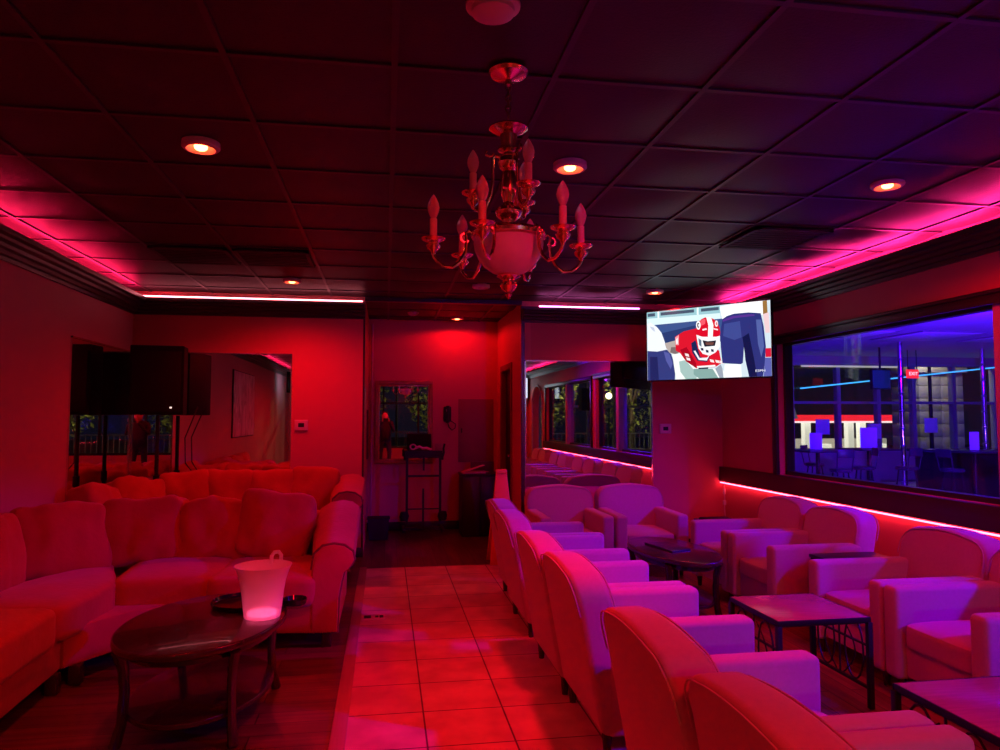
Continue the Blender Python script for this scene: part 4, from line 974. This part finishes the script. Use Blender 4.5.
fence('metal railing outside the south windows, seen in mirrors', -8.0, -3, 14, -.1, .95)
# trees outside: crown of leaf clusters and a trunk, each its own thing
M_leaf = noisy(mat('foliage', (.22, .24, .05), .7), 3, .4, 0); M_bark = noisy(mat('bark', (.12, .08, .05), .9), 8, .3, .4)
def tree(label, x, y, h, r, seed, n=900):
    t = thing('tree', label, 'tree', (x, y, -.12), 0, 'trees outside')
    rn = random.Random(seed); q = MB()
    q.tube([(0, 0, 0), (.05, .02, h*.35), (-.03, .05, h*.7)], [.14, .10, .05], 8)
    for k in range(5): a = k*1.3; q.tube([(0, 0, h*.4), (r*.5*cos(a), r*.5*sin(a), h*.75)], [.05, .02], 6)
    q.build('trunk', M_bark, t); q = MB()
    for k in range(n):
        th = rn.uniform(0, 2*PI); u = rn.uniform(-1, 1); rr = rn.uniform(.45, 1)**.5; s_ = math.sqrt(1-u*u)
        c = Vector((r*rr*s_*cos(th), r*rr*s_*sin(th), h*.62+h*.42*rr*u)); sz = rn.uniform(.06, .15)
        Rm = T(*c) @ Matrix.Rotation(rn.uniform(0, 6.3), 4, Vector((rn.uniform(-1, 1), rn.uniform(-1, 1), rn.uniform(-1, 1))).normalized())
        q.add([(-sz, 0, 0), (0, -sz*.45, .01), (sz, 0, 0), (0, sz*.45, .01)], [(0, 1, 2, 3)], 0, Rm)
    q.build('crown', M_leaf, t, flatshade=True)
for i, (x, y, h, r) in enumerate(((5.6, -10.6, 4.4, 1.55), (9.2, -10.8, 4.8, 1.7), (12.9, -10.6, 4.2, 1.6), (2.2, -11, 4.2, 1.5), (-1.4, -11.4, 4.2, 1.5))):
    tree(['lamplit tree left of the mirrored windows', 'lamplit tree filling the mirrored window', 'lamplit tree farthest along outside', 'lamplit tree outside the front windows by the entrance', 'lamplit tree outside the front windows at the far end'][i], x, y, h, r, 10+i)
# added lamp posts, put in only to brighten trees and pillar
def added_lamp(label, x, y, h, P, col=(1, .85, .35), dz=0):
    t = thing('added_lamp', label, 'added lamp', (x, y, dz-.1), 0, 'added outdoor lights')
    MB().cyl((0, 0, 0), (0, 0, h), .05, .035).build('pole', M_iron, t)
    MB().lathe([(0, .10), (.16, .06), (.18, 0), (.0, 0)], (0, 0, h), 18).build('lamp_head', M_iron, t)
    MB().lathe([(0, 0), (.12, -.005), (0, -.06)], (0, 0, h-.01), 18).build('lamp_glass', mat('added_lamp_glow', (.9, .8, .5), .4, emit=(1, .8, .4), es=8), t)
    l = bpy.data.lights.new('added_light', 'POINT'); l.energy = P; l.color = col; l.shadow_soft_size = .12
    o = bpy.data.objects.new('added_light', l); C.objects.link(o); o.parent = t; o.location = (0, 0, h-.16)
added_lamp('added lamp post lighting the trees outside the patio windows', 7.4, -8.6, 3.6, 800)
added_lamp('added lamp post lighting the trees outside the front windows', .4, -8.6, 3.6, 120)
added_lamp('added lamp post lighting the stone pillar beyond the storefront', 12.9, 15.45, 3.6, 160, (1, .88, .70))

# ------------------------------------------------------------------ the person holding the phone (seen only in mirrors)
def person():
    t = thing('person', 'person in dark clothes standing in the aisle holding up a phone', 'person', (0, 0, 0))
    J = {'pel': (-.02, -.50, .90, .13), 'sp': (-.02, -.49, 1.08, .125), 'ch': (-.02, -.46, 1.26, .135), 'nk': (-.02, -.43, 1.40, .05), 'hd0': (-.02, -.42, 1.46, .055),
         'sl': (-.19, -.46, 1.33, .055), 'el': (-.24, -.38, 1.10, .042), 'wl': (-.08, -.17, 1.36, .028), 'sr': (.15, -.46, 1.33, .055), 'er': (.21, -.38, 1.10, .042), 'wr': (.08, -.17, 1.36, .028),
         'hl': (-.11, -.50, .85, .085), 'kl': (-.13, -.47, .48, .058), 'al': (-.13, -.52, .09, .040), 'tl': (-.14, -.36, .05, .035), 'hr': (.07, -.50, .85, .085), 'kr': (.10, -.46, .48, .058), 'ar': (.11, -.52, .09, .040), 'tr': (.12, -.36, .05, .035)}
    E_ = [('pel', 'sp'), ('sp', 'ch'), ('ch', 'nk'), ('nk', 'hd0'), ('ch', 'sl'), ('sl', 'el'), ('el', 'wl'), ('ch', 'sr'), ('sr', 'er'), ('er', 'wr'), ('pel', 'hl'), ('hl', 'kl'), ('kl', 'al'), ('al', 'tl'), ('pel', 'hr'), ('hr', 'kr'), ('kr', 'ar'), ('ar', 'tr')]
    def skin(name, J, E_, m_, par, sub=1):
        ks = list(J); me = bpy.data.meshes.new(name); me.from_pydata([J[k][:3] for k in ks], [(ks.index(a), ks.index(b)) for a, b in E_], []); me.update()
        o = bpy.data.objects.new(name, me); C.objects.link(o)
        md = o.modifiers.new('s', 'SKIN'); o.modifiers.new('d', 'SUBSURF').levels = sub
        if not me.skin_vertices: me.attributes
        for i, k in enumerate(ks): me.skin_vertices[0].data[i].radius = (J[k][3], J[k][3]); me.skin_vertices[0].data[i].use_root = (i == 0)
        dg = bpy.context.evaluated_depsgraph_get(); m2 = bpy.data.meshes.new_from_object(o.evaluated_get(dg)); bpy.data.objects.remove(o)
        m2.materials.clear(); m2.materials.append(m_); m2.polygons.foreach_set('use_smooth', [True]*len(m2.polygons))
        o = bpy.data.objects.new(name, m2); C.objects.link(o); o.parent = par; return o
    mc = noisy(mat('dark_clothes', (.03, .02, .06), .8), 30, .2, .2); sk = noisy(mat('skin', (.50, .30, .22), .5), 12, .08, 0)
    body = skin('body', J, E_, mc, t)
    hd = MB().cushion(.155, .195, .225, .05, 2, 2.4, 0, 10, T(-.02, -.40, 1.50))
    hd.lathe([(0, 0), (.014, .006), (.010, .03), (0, .036)], n=8, M=T(-.02, -.302, 1.475))
    for s in (-1, 1): hd.cushion(.014, .035, .06, 0, 1, 2.4, 0, 4, T(-.02+s*.08, -.40, 1.49))
    head = hd.build('head', sk, t)
    MB().box(-.045, -.02, -.309, -.305, 1.497, 1.505).box(-.018, .008, -.309, -.305, 1.497, 1.505).box(-.04, .0, -.309, -.304, 1.44, 1.446).build('face', mat('face_dark', (.12, .05, .05), .6), head)
    MB().cushion(.175, .20, .16, .05, 5, 2.6, .004, 10, T(-.02, -.425, 1.555)).build('hair', M_blackmat, t)
    for s, nm in ((-1, 'l'), (1, 'r')):
        H = {'w': (s*.08, -.17, 1.36, .024), 'p': (s*.085, -.135, 1.40, .026)}; E2 = [('w', 'p')]
        for i in range(4):
            z = 1.375+.020*i; H['a%d' % i] = (s*.088, -.115, z+.01, .009); H['b%d' % i] = (s*.080, -.090, z+.012, .0085); H['c%d' % i] = (s*.062, -.075, z+.012, .008); E2 += [('p', 'a%d' % i), ('a%d' % i, 'b%d' % i), ('b%d' % i, 'c%d' % i)]
        H['t0'] = (s*.075, -.135, 1.38, .011); H['t1'] = (s*.055, -.125, 1.39, .010); E2 += [('p', 't0'), ('t0', 't1')]
        skin('hand', H, E2, sk, t)
person()
tag(MB().box(-.075, .075, -.105, -.095, 1.365, 1.445, .004).build('mobile_phone', M_black), 'black mobile phone held up sideways by the person', 'phone')

# ------------------------------------------------------------------ world, camera, view
w = bpy.data.worlds.new('night'); bpy.context.scene.world = w; w.use_nodes = True
w.node_tree.nodes['Background'].inputs['Color'].default_value = (.012, .010, .022, 1); w.node_tree.nodes['Background'].inputs['Strength'].default_value = .5
cam = bpy.data.cameras.new('camera'); co = bpy.data.objects.new('camera', cam); C.objects.link(co)
cam.sensor_width = 36; cam.lens = 36*720/1000; cam.clip_start = .02; cam.clip_end = 300
yaw = math.atan(114/720); pit = math.atan(43/720)
co.location = (0, 0, 1.45); co.rotation_euler = (PI/2+pit, 0, -yaw)
bpy.context.scene.camera = co
s = bpy.context.scene
s.view_settings.view_transform = 'Standard'; s.view_settings.look = 'None'; s.view_settings.gamma = 1; s.view_settings.use_curve_mapping = False; s.view_settings.exposure = 0
s.cycles.use_denoising = True; s.cycles.max_bounces = 10; s.cycles.transparent_max_bounces = 12; s.cycles.glossy_bounces = 6; s.cycles.sample_clamp_indirect = 6; s.cycles.use_light_tree = True
